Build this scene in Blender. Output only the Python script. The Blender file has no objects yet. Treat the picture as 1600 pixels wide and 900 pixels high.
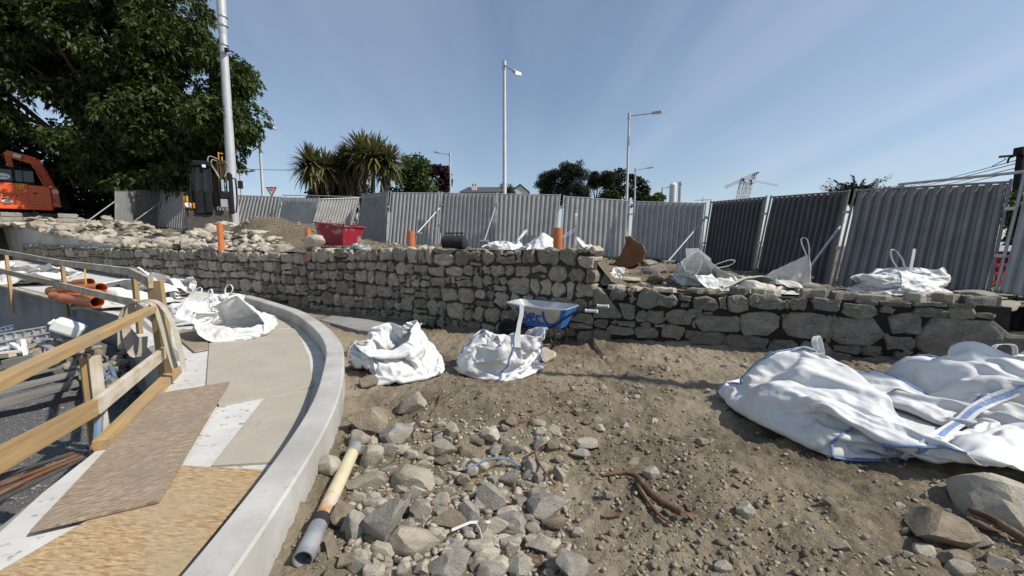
import bpy, math, random
import numpy as np
from mathutils import Vector, Matrix, Euler, noise
sc = bpy.context.scene
COL = sc.collection
R = math.radians
rnd = random.Random(7)

# ------------------------------------------------------------------ camera
EYE = 1.6; PITCH = R(6.0); FPX = 622.0          # focal length in pixels of a 1600 px wide picture
cam = bpy.data.cameras.new('camera'); cam_o = bpy.data.objects.new('camera', cam); COL.objects.link(cam_o)
cam.sensor_width = 36.0; cam.lens = FPX / 1600 * 36.0; cam.clip_start = .05; cam.clip_end = 3000
cam_o.location = (0, 0, EYE); cam_o.rotation_euler = (R(90) - PITCH, 0, 0)
sc.camera = cam_o

# ------------------------------------------------------------------ light
SUN_EL, SUN_AZ = R(45), R(105)                    # azimuth clockwise from +Y (the view direction)
sd = Vector((math.sin(SUN_AZ) * math.cos(SUN_EL), math.cos(SUN_AZ) * math.cos(SUN_EL), math.sin(SUN_EL)))
sun = bpy.data.lights.new('sun', 'SUN'); sun.energy = 5.0; sun.angle = R(.55); sun.color = (1, .955, .88)
sun_o = bpy.data.objects.new('sun', sun); COL.objects.link(sun_o)
sun_o.rotation_euler = sd.to_track_quat('Z', 'Y').to_euler(); sun_o.location = (30, -10, 40)
world = bpy.data.worlds.new('World'); sc.world = world; world.use_nodes = True
wn, wl = world.node_tree.nodes, world.node_tree.links
sky = wn.new('ShaderNodeTexSky'); sky.sky_type = 'NISHITA'; sky.sun_disc = False
sky.sun_elevation = SUN_EL; sky.sun_rotation = SUN_AZ; sky.altitude = 20; sky.air_density = 1.0; sky.dust_density = .6; sky.ozone_density = 1.5
tc = wn.new('ShaderNodeTexCoord')
# thin cirrus: streaks fanning out of one point of the sky, as parallel bands do in perspective
sep = wn.new('ShaderNodeSeparateXYZ'); wl.new(tc.outputs['Generated'], sep.inputs[0])
def wmath(op, a, b=None, clamp=False):
    n = wn.new('ShaderNodeMath'); n.operation = op; n.use_clamp = clamp
    for i, v in enumerate((a, b)):
        if v is None: continue
        if isinstance(v, (int, float)): n.inputs[i].default_value = v
        else: wl.new(v, n.inputs[i])
    return n.outputs[0]
zc = wmath('MAXIMUM', sep.outputs[2], .03)
px_, py_ = wmath('DIVIDE', sep.outputs[0], wmath('ADD', zc, .12)), wmath('DIVIDE', sep.outputs[1], wmath('ADD', zc, .12))
cmb = wn.new('ShaderNodeCombineXYZ'); wl.new(px_, cmb.inputs[0]); wl.new(py_, cmb.inputs[1])
mp = wn.new('ShaderNodeMapping'); wl.new(cmb.outputs[0], mp.inputs[0]); mp.inputs['Rotation'].default_value = (0, 0, R(14)); mp.inputs['Scale'].default_value = (1.5, .17, 1)
nz = wn.new('ShaderNodeTexNoise'); wl.new(mp.outputs[0], nz.inputs['Vector']); nz.inputs['Scale'].default_value = 1.0; nz.inputs['Detail'].default_value = 5; nz.inputs['Roughness'].default_value = .5; nz.inputs['Distortion'].default_value = .9
mp2 = wn.new('ShaderNodeMapping'); wl.new(cmb.outputs[0], mp2.inputs[0]); mp2.inputs['Location'].default_value = (3.1, .6, 0); mp2.inputs['Scale'].default_value = (.22, .2, 1)
nz2 = wn.new('ShaderNodeTexNoise'); wl.new(mp2.outputs[0], nz2.inputs['Vector']); nz2.inputs['Scale'].default_value = 1.0; nz2.inputs['Detail'].default_value = 3
right = wmath('MULTIPLY_ADD', wmath('MULTIPLY', sep.outputs[0], sep.outputs[0]), 1.0); wn[-1].inputs[2].default_value = .12
band = wn.new('ShaderNodeMapRange'); wl.new(nz.outputs[0], band.inputs[0]); band.inputs[1].default_value = .31; band.inputs[2].default_value = .80
veil = wn.new('ShaderNodeMapRange'); wl.new(nz2.outputs[0], veil.inputs[0]); veil.inputs[1].default_value = .34; veil.inputs[2].default_value = .68
cl = wmath('MULTIPLY', wmath('MULTIPLY_ADD', band.outputs[0], .75), wmath('ADD', wmath('MULTIPLY', veil.outputs[0], .6), right), True)
for n in wn:
    if n.type == 'MATH' and n.operation == 'MULTIPLY_ADD' and n.inputs[1].default_value == .75: n.inputs[2].default_value = .3
cl = wmath('MULTIPLY', cl, .70)
mix = wn.new('ShaderNodeMixRGB'); wl.new(cl, mix.inputs[0]); wl.new(sky.outputs[0], mix.inputs[1]); mix.inputs[2].default_value = (5.0, 5.9, 7.2, 1)
bg = wn['Background']; wl.new(mix.outputs[0], bg.inputs[0]); bg.inputs[1].default_value = .118
sc.view_settings.view_transform = 'Standard'; sc.view_settings.look = 'None'; sc.view_settings.exposure = 0; sc.view_settings.gamma = 1
sc.view_settings.use_curve_mapping = False

# ------------------------------------------------------------------ from the photograph's pixels to the ground
def ray(px, py):
    x, u = (px - 800) / FPX, (450 - py) / FPX
    return Vector((x, math.cos(PITCH) + u * math.sin(PITCH), -math.sin(PITCH) + u * math.cos(PITCH)))
def P(px, py, z=0.0):                             # where that sight line meets height z
    d = ray(px, py); t = (z - EYE) / d.z
    return Vector((d.x * t, d.y * t, z))
def PD(px, py, Y):                                # the point of that sight line at distance Y
    d = ray(px, py); t = Y / d.y
    return Vector((d.x * t, Y, EYE + d.z * t))

# ------------------------------------------------------------------ materials
MATS = {}
def mat(name, c1, c2=None, scale=6., rough=.85, bump=.3, bscale=None, metal=0., stretch=(1, 1, 1), speck=None, rand=.15, detail=6, dist=.02, stain=None, spec=.3, lo=.3, hi=.7, use_rand_offset=True):
    m = bpy.data.materials.new(name); m.use_nodes = True; MATS[name] = m
    N, L = m.node_tree.nodes, m.node_tree.links
    b = N['Principled BSDF']; b.inputs['Roughness'].default_value = rough; b.inputs['Metallic'].default_value = metal
    b.inputs['Specular IOR Level'].default_value = spec
    t = N.new('ShaderNodeTexCoord'); oi = N.new('ShaderNodeObjectInfo')
    off = N.new('ShaderNodeVectorMath'); off.operation = 'MULTIPLY_ADD'
    cb = N.new('ShaderNodeCombineXYZ')
    for i in range(3): L.new(oi.outputs['Random'], cb.inputs[i])
    L.new(cb.outputs[0], off.inputs[0]); off.inputs[1].default_value = (37, 53, 71) if use_rand_offset else (0, 0, 0); L.new(t.outputs['Object'], off.inputs[2])
    mpn = N.new('ShaderNodeMapping'); L.new(off.outputs[0], mpn.inputs[0]); mpn.inputs['Scale'].default_value = stretch
    n1 = N.new('ShaderNodeTexNoise'); L.new(mpn.outputs[0], n1.inputs['Vector']); n1.inputs['Scale'].default_value = scale; n1.inputs['Detail'].default_value = detail; n1.inputs['Roughness'].default_value = .62
    mr = N.new('ShaderNodeMapRange'); L.new(n1.outputs[0], mr.inputs[0]); mr.inputs[1].default_value = lo; mr.inputs[2].default_value = hi
    mx = N.new('ShaderNodeMixRGB'); L.new(mr.outputs[0], mx.inputs[0]); mx.inputs[1].default_value = (*c1, 1); mx.inputs[2].default_value = (*(c2 or c1), 1)
    out = mx.outputs[0]
    def over(colour, sc_, a, bb, fac, str_=None):
        nonlocal out
        n = N.new('ShaderNodeTexNoise'); L.new((mpn if str_ is None else off).outputs[0], n.inputs['Vector']); n.inputs['Scale'].default_value = sc_; n.inputs['Detail'].default_value = 5
        r = N.new('ShaderNodeMapRange'); L.new(n.outputs[0], r.inputs[0]); r.inputs[1].default_value = a; r.inputs[2].default_value = bb; r.inputs[4].default_value = fac
        x = N.new('ShaderNodeMixRGB'); L.new(r.outputs[0], x.inputs[0]); L.new(out, x.inputs[1]); x.inputs[2].default_value = (*colour, 1); out = x.outputs[0]
    if speck: over(speck[0], speck[1], speck[2], speck[3], speck[4])
    if stain: over(stain[0], stain[1], stain[2], stain[3], stain[4], 1)
    if rand:
        hs = N.new('ShaderNodeHueSaturation'); r2 = N.new('ShaderNodeMapRange'); L.new(oi.outputs['Random'], r2.inputs[0]); r2.inputs[3].default_value = 1 - rand; r2.inputs[4].default_value = 1 + rand
        L.new(r2.outputs[0], hs.inputs['Value']); L.new(out, hs.inputs['Color']); out = hs.outputs[0]
    L.new(out, b.inputs['Base Color'])
    if bump:
        n2 = N.new('ShaderNodeTexNoise'); L.new(mpn.outputs[0], n2.inputs['Vector']); n2.inputs['Scale'].default_value = bscale or scale * 3; n2.inputs['Detail'].default_value = 8; n2.inputs['Roughness'].default_value = .65
        bp = N.new('ShaderNodeBump'); L.new(n2.outputs[0], bp.inputs['Height']); bp.inputs['Strength'].default_value = bump; bp.inputs['Distance'].default_value = dist; L.new(bp.outputs[0], b.inputs['Normal'])
    return m
mat('dirt', (.235, .19, .128), (.105, .082, .054), 1.5, .95, .9, 26, speck=((.34, .29, .22), 60, .6, .68, .8), dist=.03, rand=0, use_rand_offset=False, stain=((.30, .25, .175), .6, .46, .62, .8), lo=.36, hi=.62)
mat('upper_dirt', (.19, .15, .10), (.10, .08, .055), 1.1, .95, .9, 16, speck=((.3, .26, .2), 40, .6, .68, .8), dist=.05, rand=0, use_rand_offset=False)
mat('gravel', (.16, .155, .15), (.07, .07, .07), 22, .9, 1.0, 40, speck=((.3, .3, .29), 70, .58, .66, .9), dist=.03, rand=0, use_rand_offset=False)
mat('pebble', (.42, .36, .27), (.17, .14, .10), 45, .9, .3, 30, rand=0, use_rand_offset=False)
mat('pit_stone', (.26, .25, .24), (.12, .12, .12), 5, .9, .3, 30, rand=0, use_rand_offset=False)
mat('rock', (.41, .355, .275), (.22, .19, .145), 2.2, .92, .55, 12, speck=((.12, .11, .10), 22, .58, .68, .6), rand=.22, dist=.035, stain=((.37, .335, .28), 1.2, .5, .65, .7))
mat('grey_rock', (.35, .32, .27), (.18, .165, .138), 2.4, .9, .55, 12, speck=((.40, .39, .37), 26, .58, .68, .7), rand=.2, dist=.035)
mat('pale_rock', (.51, .46, .365), (.33, .29, .23), 2.6, .9, .5, 12, speck=((.22, .2, .17), 20, .6, .7, .6), rand=.12, dist=.05)
mat('brown_rock', (.30, .245, .175), (.16, .13, .095), 2.6, .95, .55, 12, rand=.15, dist=.06)
mat('wall_stone', (.42, .365, .28), (.19, .168, .13), 9, .92, 1.0, 22, speck=((.56, .52, .45), 75, .56, .66, .6), rand=.36, dist=.035, stain=((.30, .25, .175), 5, .52, .7, .5))
mat('dark_stone', (.27, .25, .205), (.12, .112, .095), 7, .9, 1.0, 20, speck=((.44, .42, .36), 60, .57, .67, .6), rand=.22, dist=.04, stain=((.23, .195, .135), 3, .5, .7, .6))
mat('mortar', (.078, .07, .06), (.04, .036, .031), 10, .95, .8, 30, rand=0)
mat('wet_mortar', (.042, .032, .026), (.02, .016, .014), 9, .9, .9, 30, rand=0)
mat('concrete', (.50, .485, .45), (.36, .35, .325), 2.5, .85, .28, 40, speck=((.26, .25, .23), 26, .60, .72, .55), rand=0, dist=.006, stain=((.30, .28, .24), 1.6, .46, .66, .75))
mat('pale_concrete', (.62, .605, .57), (.46, .45, .42), 3, .85, .3, 50, speck=((.20, .19, .18), 14, .61, .68, .8), rand=0, dist=.006, stretch=(1, 1, 1))
mat('pit_concrete', (.30, .295, .28), (.20, .197, .19), 1.6, .9, .3, 30, rand=0, dist=.008, stain=((.16, .155, .15), 1.5, .52, .66, .6), stretch=(1, 1, .35))
mat('timber', (.42, .285, .135), (.28, .18, .08), 3.2, .75, .35, 10, stretch=(.5, 9, 9), rand=.14, dist=.006, stain=((.27, .205, .14), 2.5, .48, .68, .7))
mat('weathered_timber', (.48, .40, .29), (.30, .24, .165), 3.2, .85, .4, 10, stretch=(.5, 9, 9), rand=.12, dist=.006, stain=((.55, .51, .44), 3.5, .45, .62, .7))
mat('grey_timber', (.27, .26, .235), (.15, .148, .135), 3.2, .9, .5, 10, stretch=(.45, 9, 9), rand=.15, dist=.008, stain=((.20, .21, .12), 1.5, .52, .7, .5))
mat('bark_root', (.17, .09, .05), (.09, .05, .028), 6, .8, .6, 18, stretch=(1, 1, 1), rand=.15, stain=((.24, .18, .12), 7, .5, .65, .7))
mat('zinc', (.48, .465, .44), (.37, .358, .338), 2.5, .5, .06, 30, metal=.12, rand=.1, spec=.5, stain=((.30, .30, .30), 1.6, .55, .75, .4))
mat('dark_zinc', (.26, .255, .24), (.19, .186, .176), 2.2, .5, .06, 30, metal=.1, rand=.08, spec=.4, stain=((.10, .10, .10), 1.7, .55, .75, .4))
mat('galvanised', (.50, .51, .52), (.38, .39, .40), 12, .45, .05, 40, metal=.5, rand=.05, spec=.5)
mat('pole_paint', (.52, .53, .54), (.44, .45, .46), 3, .5, .04, 30, metal=.2, rand=.04, spec=.5)
mat('alloy', (.52, .53, .53), (.30, .31, .31), 6, .55, .2, 20, metal=.4, rand=.1)
mat('clay_pipe', (.56, .165, .05), (.46, .125, .038), 3, .5, .08, 20, rand=.06, spec=.4, stain=((.50, .24, .12), 4, .55, .72, .5))
mat('dark_hole', (.02, .018, .016), None, 3, .95, 0, rand=0)
mat('white_sheet', (.69, .685, .67), (.61, .61, .60), 3, .62, .3, 5, rand=.02, dist=.03, spec=.35, stain=((.50, .46, .38), 1.7, .50, .74, .6), detail=4)
mat('dusty_sheet', (.66, .64, .59), (.48, .44, .36), 3, .68, .3, 5, rand=.02, dist=.02, spec=.3, stain=((.34, .28, .19), 2.4, .5, .7, .7), detail=3)
mat('strap', (.70, .70, .69), (.58, .58, .57), 20, .75, .35, 90, rand=.03, dist=.004)
mat('blue_stitch', (.06, .14, .36), (.30, .38, .52), 55, .7, .2, 90, rand=0, dist=.003)
mat('black_steel', (.018, .018, .019), (.03, .03, .031), 8, .5, .1, 30, rand=0, spec=.4)
mat('black_rubber', (.018, .018, .018), (.032, .031, .03), 10, .8, .2, 30, rand=.1)
mat('tray_zinc', (.56, .57, .57), (.42, .43, .43), 7, .38, .06, 30, metal=.45, rand=0, stain=((.46, .44, .41), 6, .5, .68, .7))
mat('blue_paint', (.035, .14, .48), (.05, .18, .55), 6, .45, .05, 30, rand=0)
mat('spray_blue', (.02, .085, .36), (.03, .11, .42), 14, .7, .05, 30, rand=0)
mat('white_grip', (.72, .72, .69), (.60, .60, .57), 10, .6, .1, 60, rand=0)
mat('orange_paint', (.78, .115, .018), (.66, .09, .015), 2.5, .42, .06, 20, rand=.03, spec=.45, stain=((.40, .20, .11), 2.6, .48, .72, .6))
mat('yellow_paint', (.70, .33, .025), (.58, .26, .02), 3, .45, .06, 20, rand=.03, stain=((.35, .2, .06), 3, .55, .75, .6))
mat('charcoal_paint', (.011, .011, .012), (.020, .020, .021), 5, .6, .08, 20, rand=.1, spec=.15)
mat('dark_glass', (.012, .014, .016), (.02, .023, .025), 2, .08, 0, rand=0, spec=.6)
mat('track_steel', (.06, .055, .05), (.10, .085, .07), 9, .8, .4, 30, rand=0)
mat('brown_oil', (.10, .055, .022), (.05, .03, .015), 6, .5, .2, 20, rand=0)
mat('chrome', (.65, .66, .67), None, 3, .15, 0, metal=1., rand=0)
mat('sticker_white', (.78, .79, .80), None, 3, .5, 0, rand=0)
mat('sticker_blue', (.04, .09, .34), None, 3, .5, 0, rand=0)
mat('sticker_yellow', (.80, .52, .03), None, 3, .5, 0, rand=0)
mat('lettering', (.02, .018, .018), None, 3, .6, 0, rand=0)
mat('red_tub', (.34, .028, .045), (.26, .02, .035), 4, .5, .1, 20, rand=0, stain=((.52, .40, .40), 5, .55, .7, .75))
mat('rust', (.23, .105, .045), (.13, .065, .035), 4, .85, .4, 20, rand=.05, stain=((.26, .19, .14), 3, .5, .68, .6))
mat('jerrycan', (.78, .78, .74), (.68, .68, .62), 3, .4, .08, 12, rand=0, stain=((.55, .52, .36), 3.5, .55, .7, .6))
mat('steel_blue', (.09, .16, .28), (.16, .21, .28), 8, .6, .2, 30, rand=0, stain=((.22, .17, .13), 6, .55, .7, .7))
mat('pvc_cream', (.62, .55, .36), (.52, .45, .28), 3, .45, .08, 20, rand=0, stain=((.42, .36, .26), 4, .52, .7, .6))
mat('pvc_rusty', (.46, .20, .06), (.36, .14, .04), 4, .5, .1, 20, rand=0, stain=((.62, .58, .48), 5, .5, .64, .7))
mat('pvc_grey', (.22, .235, .25), (.15, .16, .17), 3, .4, .08, 20, rand=0, stain=((.36, .36, .36), 5, .52, .68, .6))
mat('sling', (.42, .385, .31), (.30, .27, .21), 14, .85, .3, 60, rand=.05, dist=.004)
mat('yellow_rope', (.55, .42, .05), None, 20, .8, .2, 80, rand=0)
mat('grey_cloth', (.25, .26, .27), (.13, .135, .14), 6, .8, .4, 20, rand=0, stain=((.6, .6, .58), 6, .54, .62, .8))
mat('grey_board', (.24, .245, .27), (.18, .185, .21), 5, .7, .1, 20, rand=0)
mat('bark', (.13, .10, .075), (.07, .055, .04), 4, .95, .8, 14, stretch=(1, 1, .3), rand=.1)
mat('house_wall', (.78, .76, .71), (.70, .68, .63), 2, .9, .1, 10, rand=0)
mat('slate', (.055, .057, .063), (.085, .087, .093), 6, .7, .2, 12, rand=.1)
mat('brick_red', (.35, .16, .10), (.25, .11, .07), 8, .9, .2, 20, rand=.1)
mat('crane_white', (.70, .71, .72), None, 3, .6, 0, rand=0)
mat('crane_blue', (.035, .06, .13), None, 3, .6, 0, rand=0)
mat('red_sign', (.55, .03, .03), None, 3, .5, 0, rand=0)
mat('red_plastic', (.42, .018, .035), (.34, .014, .03), 3, .5, .05, 10, rand=0)
mat('wire', (.05, .05, .052), None, 3, .6, 0, rand=0)
def leafmat(name, c1, c2, rough=.55, trans=.25):
    m = mat(name, c1, c2, .55, rough, 0, rand=0, spec=.25, detail=3)
    N, L = m.node_tree.nodes, m.node_tree.links
    b = N['Principled BSDF']; o = [n for n in N if n.type == 'OUTPUT_MATERIAL'][0]
    src = b.inputs['Base Color'].links[0].from_socket
    tr = N.new('ShaderNodeBsdfTranslucent'); L.new(src, tr.inputs[0])
    ms = N.new('ShaderNodeMixShader'); ms.inputs[0].default_value = trans
    L.new(b.outputs[0], ms.inputs[1]); L.new(tr.outputs[0], ms.inputs[2]); L.new(ms.outputs[0], o.inputs[0])
leafmat('chestnut_leaf', (.040, .066, .016), (.072, .100, .026))
leafmat('green_leaf', (.045, .075, .018), (.07, .10, .022))
leafmat('purple_leaf', (.030, .012, .016), (.045, .018, .022))
leafmat('pine_leaf', (.022, .034, .014), (.036, .048, .020), trans=.1)
leafmat('palm_leaf', (.12, .135, .05), (.16, .15, .06), trans=.15)
leafmat('dry_leaf', (.17, .11, .045), (.12, .08, .035), trans=.15)
leafmat('dark_leaf', (.018, .028, .012), (.030, .042, .016), trans=.1)
for k_ in ('white_sheet', 'dusty_sheet'):
    for n_ in MATS[k_].node_tree.nodes:
        if n_.type == 'BUMP': h_ = n_.inputs['Height'].links[0].from_node; h_.noise_type = 'RIDGED_MULTIFRACTAL'; h_.inputs['Scale'].default_value = 5.5; h_.inputs['Detail'].default_value = 2; n_.inputs['Strength'].default_value = .85; n_.inputs['Distance'].default_value = .03
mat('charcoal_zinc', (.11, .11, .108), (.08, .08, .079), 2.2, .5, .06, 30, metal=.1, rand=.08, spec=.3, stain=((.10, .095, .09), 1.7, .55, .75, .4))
# strand board: overlapping wood flakes lying at several angles
def osb(name, base, dark, pale, grey):
    m = bpy.data.materials.new(name); m.use_nodes = True; MATS[name] = m
    N, L = m.node_tree.nodes, m.node_tree.links; b = N['Principled BSDF']; b.inputs['Roughness'].default_value = .85; b.inputs['Specular IOR Level'].default_value = .2
    t = N.new('ShaderNodeTexCoord'); prev = None; hsrc = None
    for k, (ang, colr, a, c) in enumerate(((12, dark, .52, .64), (-38, pale, .55, .64), (42, dark, .56, .66), (64, pale, .57, .66), (-16, dark, .58, .68), (88, pale, .60, .68))):
        mpn = N.new('ShaderNodeMapping'); L.new(t.outputs['Object'], mpn.inputs[0]); mpn.inputs['Rotation'].default_value = (0, 0, R(ang)); mpn.inputs['Scale'].default_value = (12 + k, 55 + 7 * k, 1); mpn.inputs['Location'].default_value = (k * 3.7, k * 1.9, 0)
        n = N.new('ShaderNodeTexNoise'); L.new(mpn.outputs[0], n.inputs['Vector']); n.inputs['Scale'].default_value = 1; n.inputs['Detail'].default_value = 2
        r = N.new('ShaderNodeMapRange'); L.new(n.outputs[0], r.inputs[0]); r.inputs[1].default_value = a; r.inputs[2].default_value = c; r.inputs[4].default_value = .7
        x = N.new('ShaderNodeMixRGB'); L.new(r.outputs[0], x.inputs[0]); x.inputs[2].default_value = (*colr, 1)
        if prev is None: x.inputs[1].default_value = (*base, 1)
        else: L.new(prev, x.inputs[1])
        prev = x.outputs[0]; hsrc = n.outputs[0]
    n = N.new('ShaderNodeTexNoise'); L.new(t.outputs['Object'], n.inputs['Vector']); n.inputs['Scale'].default_value = 2.2; n.inputs['Detail'].default_value = 6; n.inputs['Roughness'].default_value = .65
    r = N.new('ShaderNodeMapRange'); L.new(n.outputs[0], r.inputs[0]); r.inputs[1].default_value = .4; r.inputs[2].default_value = .66; r.inputs[4].default_value = .8
    x = N.new('ShaderNodeMixRGB'); L.new(r.outputs[0], x.inputs[0]); L.new(prev, x.inputs[1]); x.inputs[2].default_value = (*grey, 1)
    L.new(x.outputs[0], b.inputs['Base Color'])
    bp = N.new('ShaderNodeBump'); L.new(hsrc, bp.inputs['Height']); bp.inputs['Strength'].default_value = .3; bp.inputs['Distance'].default_value = .004; L.new(bp.outputs[0], b.inputs['Normal'])
osb('strand_board', (.40, .27, .14), (.20, .115, .05), (.56, .43, .26), (.37, .30, .20))
osb('muddy_board', (.30, .23, .16), (.15, .105, .068), (.46, .39, .30), (.235, .19, .145))
osb('dusty_board', (.405, .365, .295), (.37, .33, .26), (.45, .41, .34), (.34, .315, .265))
# ------------------------------------------------------------------ building helpers
def finish(o, parent, loc):
    COL.objects.link(o)
    if parent is not None: o.parent = parent
    if loc is not None: o.location = loc
    return o
def tag(o, label=None, cat=None, group=None, kind=None):
    if label: o['label'] = label
    if cat: o['category'] = cat
    if group: o['group'] = group
    if kind: o['kind'] = kind
    return o
def thing(name, label, cat, loc=(0, 0, 0), rotz=0., group=None):
    o = bpy.data.objects.new(name, None); COL.objects.link(o); o.location = loc; o.rotation_euler = (0, 0, rotz); o.empty_display_size = .2
    return tag(o, label, cat, group)
def np_mesh(name, V, F, material, smooth=False):
    V = np.asarray(V, np.float32); F = np.asarray(F, np.int32); k = F.shape[1]
    me = bpy.data.meshes.new(name); me.vertices.add(len(V)); me.vertices.foreach_set('co', V.ravel())
    me.loops.add(F.size); me.loops.foreach_set('vertex_index', F.ravel())
    me.polygons.add(len(F)); me.polygons.foreach_set('loop_start', np.arange(0, F.size, k, dtype=np.int32)); me.polygons.foreach_set('loop_total', np.full(len(F), k, np.int32))
    if smooth: me.polygons.foreach_set('use_smooth', np.ones(len(F), bool))
    me.update(calc_edges=True); me.materials.append(MATS[material])
    return me
def frame(d, up=Vector((0, 0, 1))):
    d = d.normalized(); s = d.cross(up)
    if s.length < 1e-4: s = d.cross(Vector((0, 1, 0)))
    s.normalize(); return d, s, s.cross(d).normalized()
class MB:
    def __init__(s): s.v = []; s.f = []
    def add(s, vs, fs):
        b = len(s.v); s.v += [Vector(x) for x in vs]; s.f += [tuple(b + i for i in f) for f in fs]; return s
    def box(s, c, size, rot=None):
        c = Vector(c); m = Euler(rot).to_matrix() if rot else Matrix.Identity(3)
        vs = [c + m @ Vector((x * size[0] / 2, y * size[1] / 2, z * size[2] / 2)) for x in (-1, 1) for y in (-1, 1) for z in (-1, 1)]
        return s.add(vs, [(0, 1, 3, 2), (4, 6, 7, 5), (0, 4, 5, 1), (2, 3, 7, 6), (0, 2, 6, 4), (1, 5, 7, 3)])
    def hexa(s, bottom, top):                     # four bottom corners, four top corners
        n = len(bottom)
        return s.add(list(bottom) + list(top), [tuple(reversed(range(n))), tuple(range(n, 2 * n))] + [(i, (i + 1) % n, n + (i + 1) % n, n + i) for i in range(n)])
    def prism(s, poly, z0, z1):
        return s.hexa([(p[0], p[1], z0) for p in poly], [(p[0], p[1], z1) for p in poly])
    def beam(s, a, b, w, h, up=Vector((0, 0, 1))):
        a, b = Vector(a), Vector(b); d, x, u = frame(b - a, up)
        q = [x * (i * w / 2) + u * (j * h / 2) for i, j in ((-1, -1), (1, -1), (1, 1), (-1, 1))]
        return s.hexa([a + k for k in q], [b + k for k in q])
    def tube(s, pts, r, seg=8, cap=True):
        pts = [Vector(p) for p in pts]; n = len(pts); base = len(s.v); rr = r if isinstance(r, (list, tuple)) else [r] * n
        prev = None
        for i, p in enumerate(pts):
            d = (pts[min(i + 1, n - 1)] - pts[max(i - 1, 0)])
            if prev is None: d, x, u = frame(d)
            else:
                d = d.normalized(); x = (prev - d * prev.dot(d)); x = x.normalized() if x.length > 1e-5 else frame(d)[1]; u = x.cross(d)
            prev = x
            for k in range(seg):
                a = 2 * math.pi * k / seg; s.v.append(p + (x * math.cos(a) + u * math.sin(a)) * rr[i])
        for i in range(n - 1):
            for k in range(seg):
                k2 = (k + 1) % seg; s.f.append((base + i * seg + k, base + i * seg + k2, base + (i + 1) * seg + k2, base + (i + 1) * seg + k))
        if cap: s.f.append(tuple(base + k for k in reversed(range(seg)))); s.f.append(tuple(base + (n - 1) * seg + k for k in range(seg)))
        return s
    def pipe(s, a, b, r, t=.012, seg=20):         # an open pipe with a wall
        a, b = Vector(a), Vector(b); d, x, u = frame(b - a); base = len(s.v)
        for p, q in ((a, r), (b, r), (b, r - t), (a, r - t)):
            for k in range(seg):
                g = 2 * math.pi * k / seg; s.v.append(p + (x * math.cos(g) + u * math.sin(g)) * q)
        for i in range(4):
            for k in range(seg):
                k2 = (k + 1) % seg; j = (i + 1) % 4; s.f.append((base + i * seg + k, base + i * seg + k2, base + j * seg + k2, base + j * seg + k))
        return s
    def ribbon(s, pts, w, side, t=.006):          # a flat strap with thickness; side: vector or list of vectors across it
        pts = [Vector(p) for p in pts]; n = len(pts); base = len(s.v)
        for i, p in enumerate(pts):
            d = (pts[min(i + 1, n - 1)] - pts[max(i - 1, 0)]).normalized(); sv = Vector(side[i] if isinstance(side, list) else side)
            sv = sv - d * sv.dot(d); sv = sv.normalized() if sv.length > 1e-5 else frame(d)[1]; nn = d.cross(sv)
            ww = w[i] if isinstance(w, (list, tuple)) else w
            for q in (-sv * ww / 2 - nn * t / 2, sv * ww / 2 - nn * t / 2, sv * ww / 2 + nn * t / 2, -sv * ww / 2 + nn * t / 2): s.v.append(p + q)
        for i in range(n - 1):
            for k in range(4):
                k2 = (k + 1) % 4; s.f.append((base + 4 * i + k, base + 4 * i + k2, base + 4 * i + 4 + k2, base + 4 * i + 4 + k))
        s.f.append((base + 3, base + 2, base + 1, base)); b2 = base + 4 * (n - 1); s.f.append((b2, b2 + 1, b2 + 2, b2 + 3))
        return s
    def disc(s, c, r, axis, t=.02, seg=16, ry=None):
        c = Vector(c); d, x, u = frame(Vector(axis)); ry = ry or r
        lo = [c - d * t / 2 + x * r * math.cos(2 * math.pi * k / seg) + u * ry * math.sin(2 * math.pi * k / seg) for k in range(seg)]
        return s.hexa(lo, [p + d * t for p in lo])
    def build(s, name, material, parent=None, world=True, loc=None, smooth=False, bevel=0, angle=None, centre=False):
        off = Vector((0, 0, 0)); vs = s.v
        if world and parent is not None:
            inv = Matrix.LocRotScale(parent.location, parent.rotation_euler, None)
            if parent.parent is not None: inv = Matrix.LocRotScale(parent.parent.location, parent.parent.rotation_euler, None) @ inv
            inv = inv.inverted(); vs = [inv @ v for v in s.v]
        if centre:
            c = sum(vs, Vector((0, 0, 0))) / len(vs); loc = c; off = c
        me = bpy.data.meshes.new(name); me.from_pydata([tuple(v - off) for v in vs], [], s.f); me.update(); me.materials.append(MATS[material])
        if smooth: me.polygons.foreach_set('use_smooth', np.ones(len(me.polygons), bool)); me.set_sharp_from_angle(angle=R(angle or 40))
        o = bpy.data.objects.new(name, me); finish(o, parent, loc)
        if bevel: bv = o.modifiers.new('bevel', 'BEVEL'); bv.width = bevel; bv.segments = 2; bv.limit_method = 'ANGLE'
        return o
def timber(name, a, b, w, h, material, parent=None, up=Vector((0, 0, 1)), bevel=.004):
    a, b = Vector(a), Vector(b); d, x, u = frame(b - a, up); L = (b - a).length
    m = MB().box((L / 2, 0, 0), (L, w, h)); me = bpy.data.meshes.new(name); me.from_pydata([tuple(v) for v in m.v], [], m.f); me.materials.append(MATS[material])
    o = bpy.data.objects.new(name, me); COL.objects.link(o)
    mw = Matrix((d, -x, u)).transposed().to_4x4(); mw.translation = a
    if parent is not None: o.parent = parent; mw = Matrix.Translation(-Vector(parent.location)) @ mw
    o.matrix_local = mw if parent is not None else mw
    if bevel: bv = o.modifiers.new('bevel', 'BEVEL'); bv.width = bevel; bv.segments = 2
    return o
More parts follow.
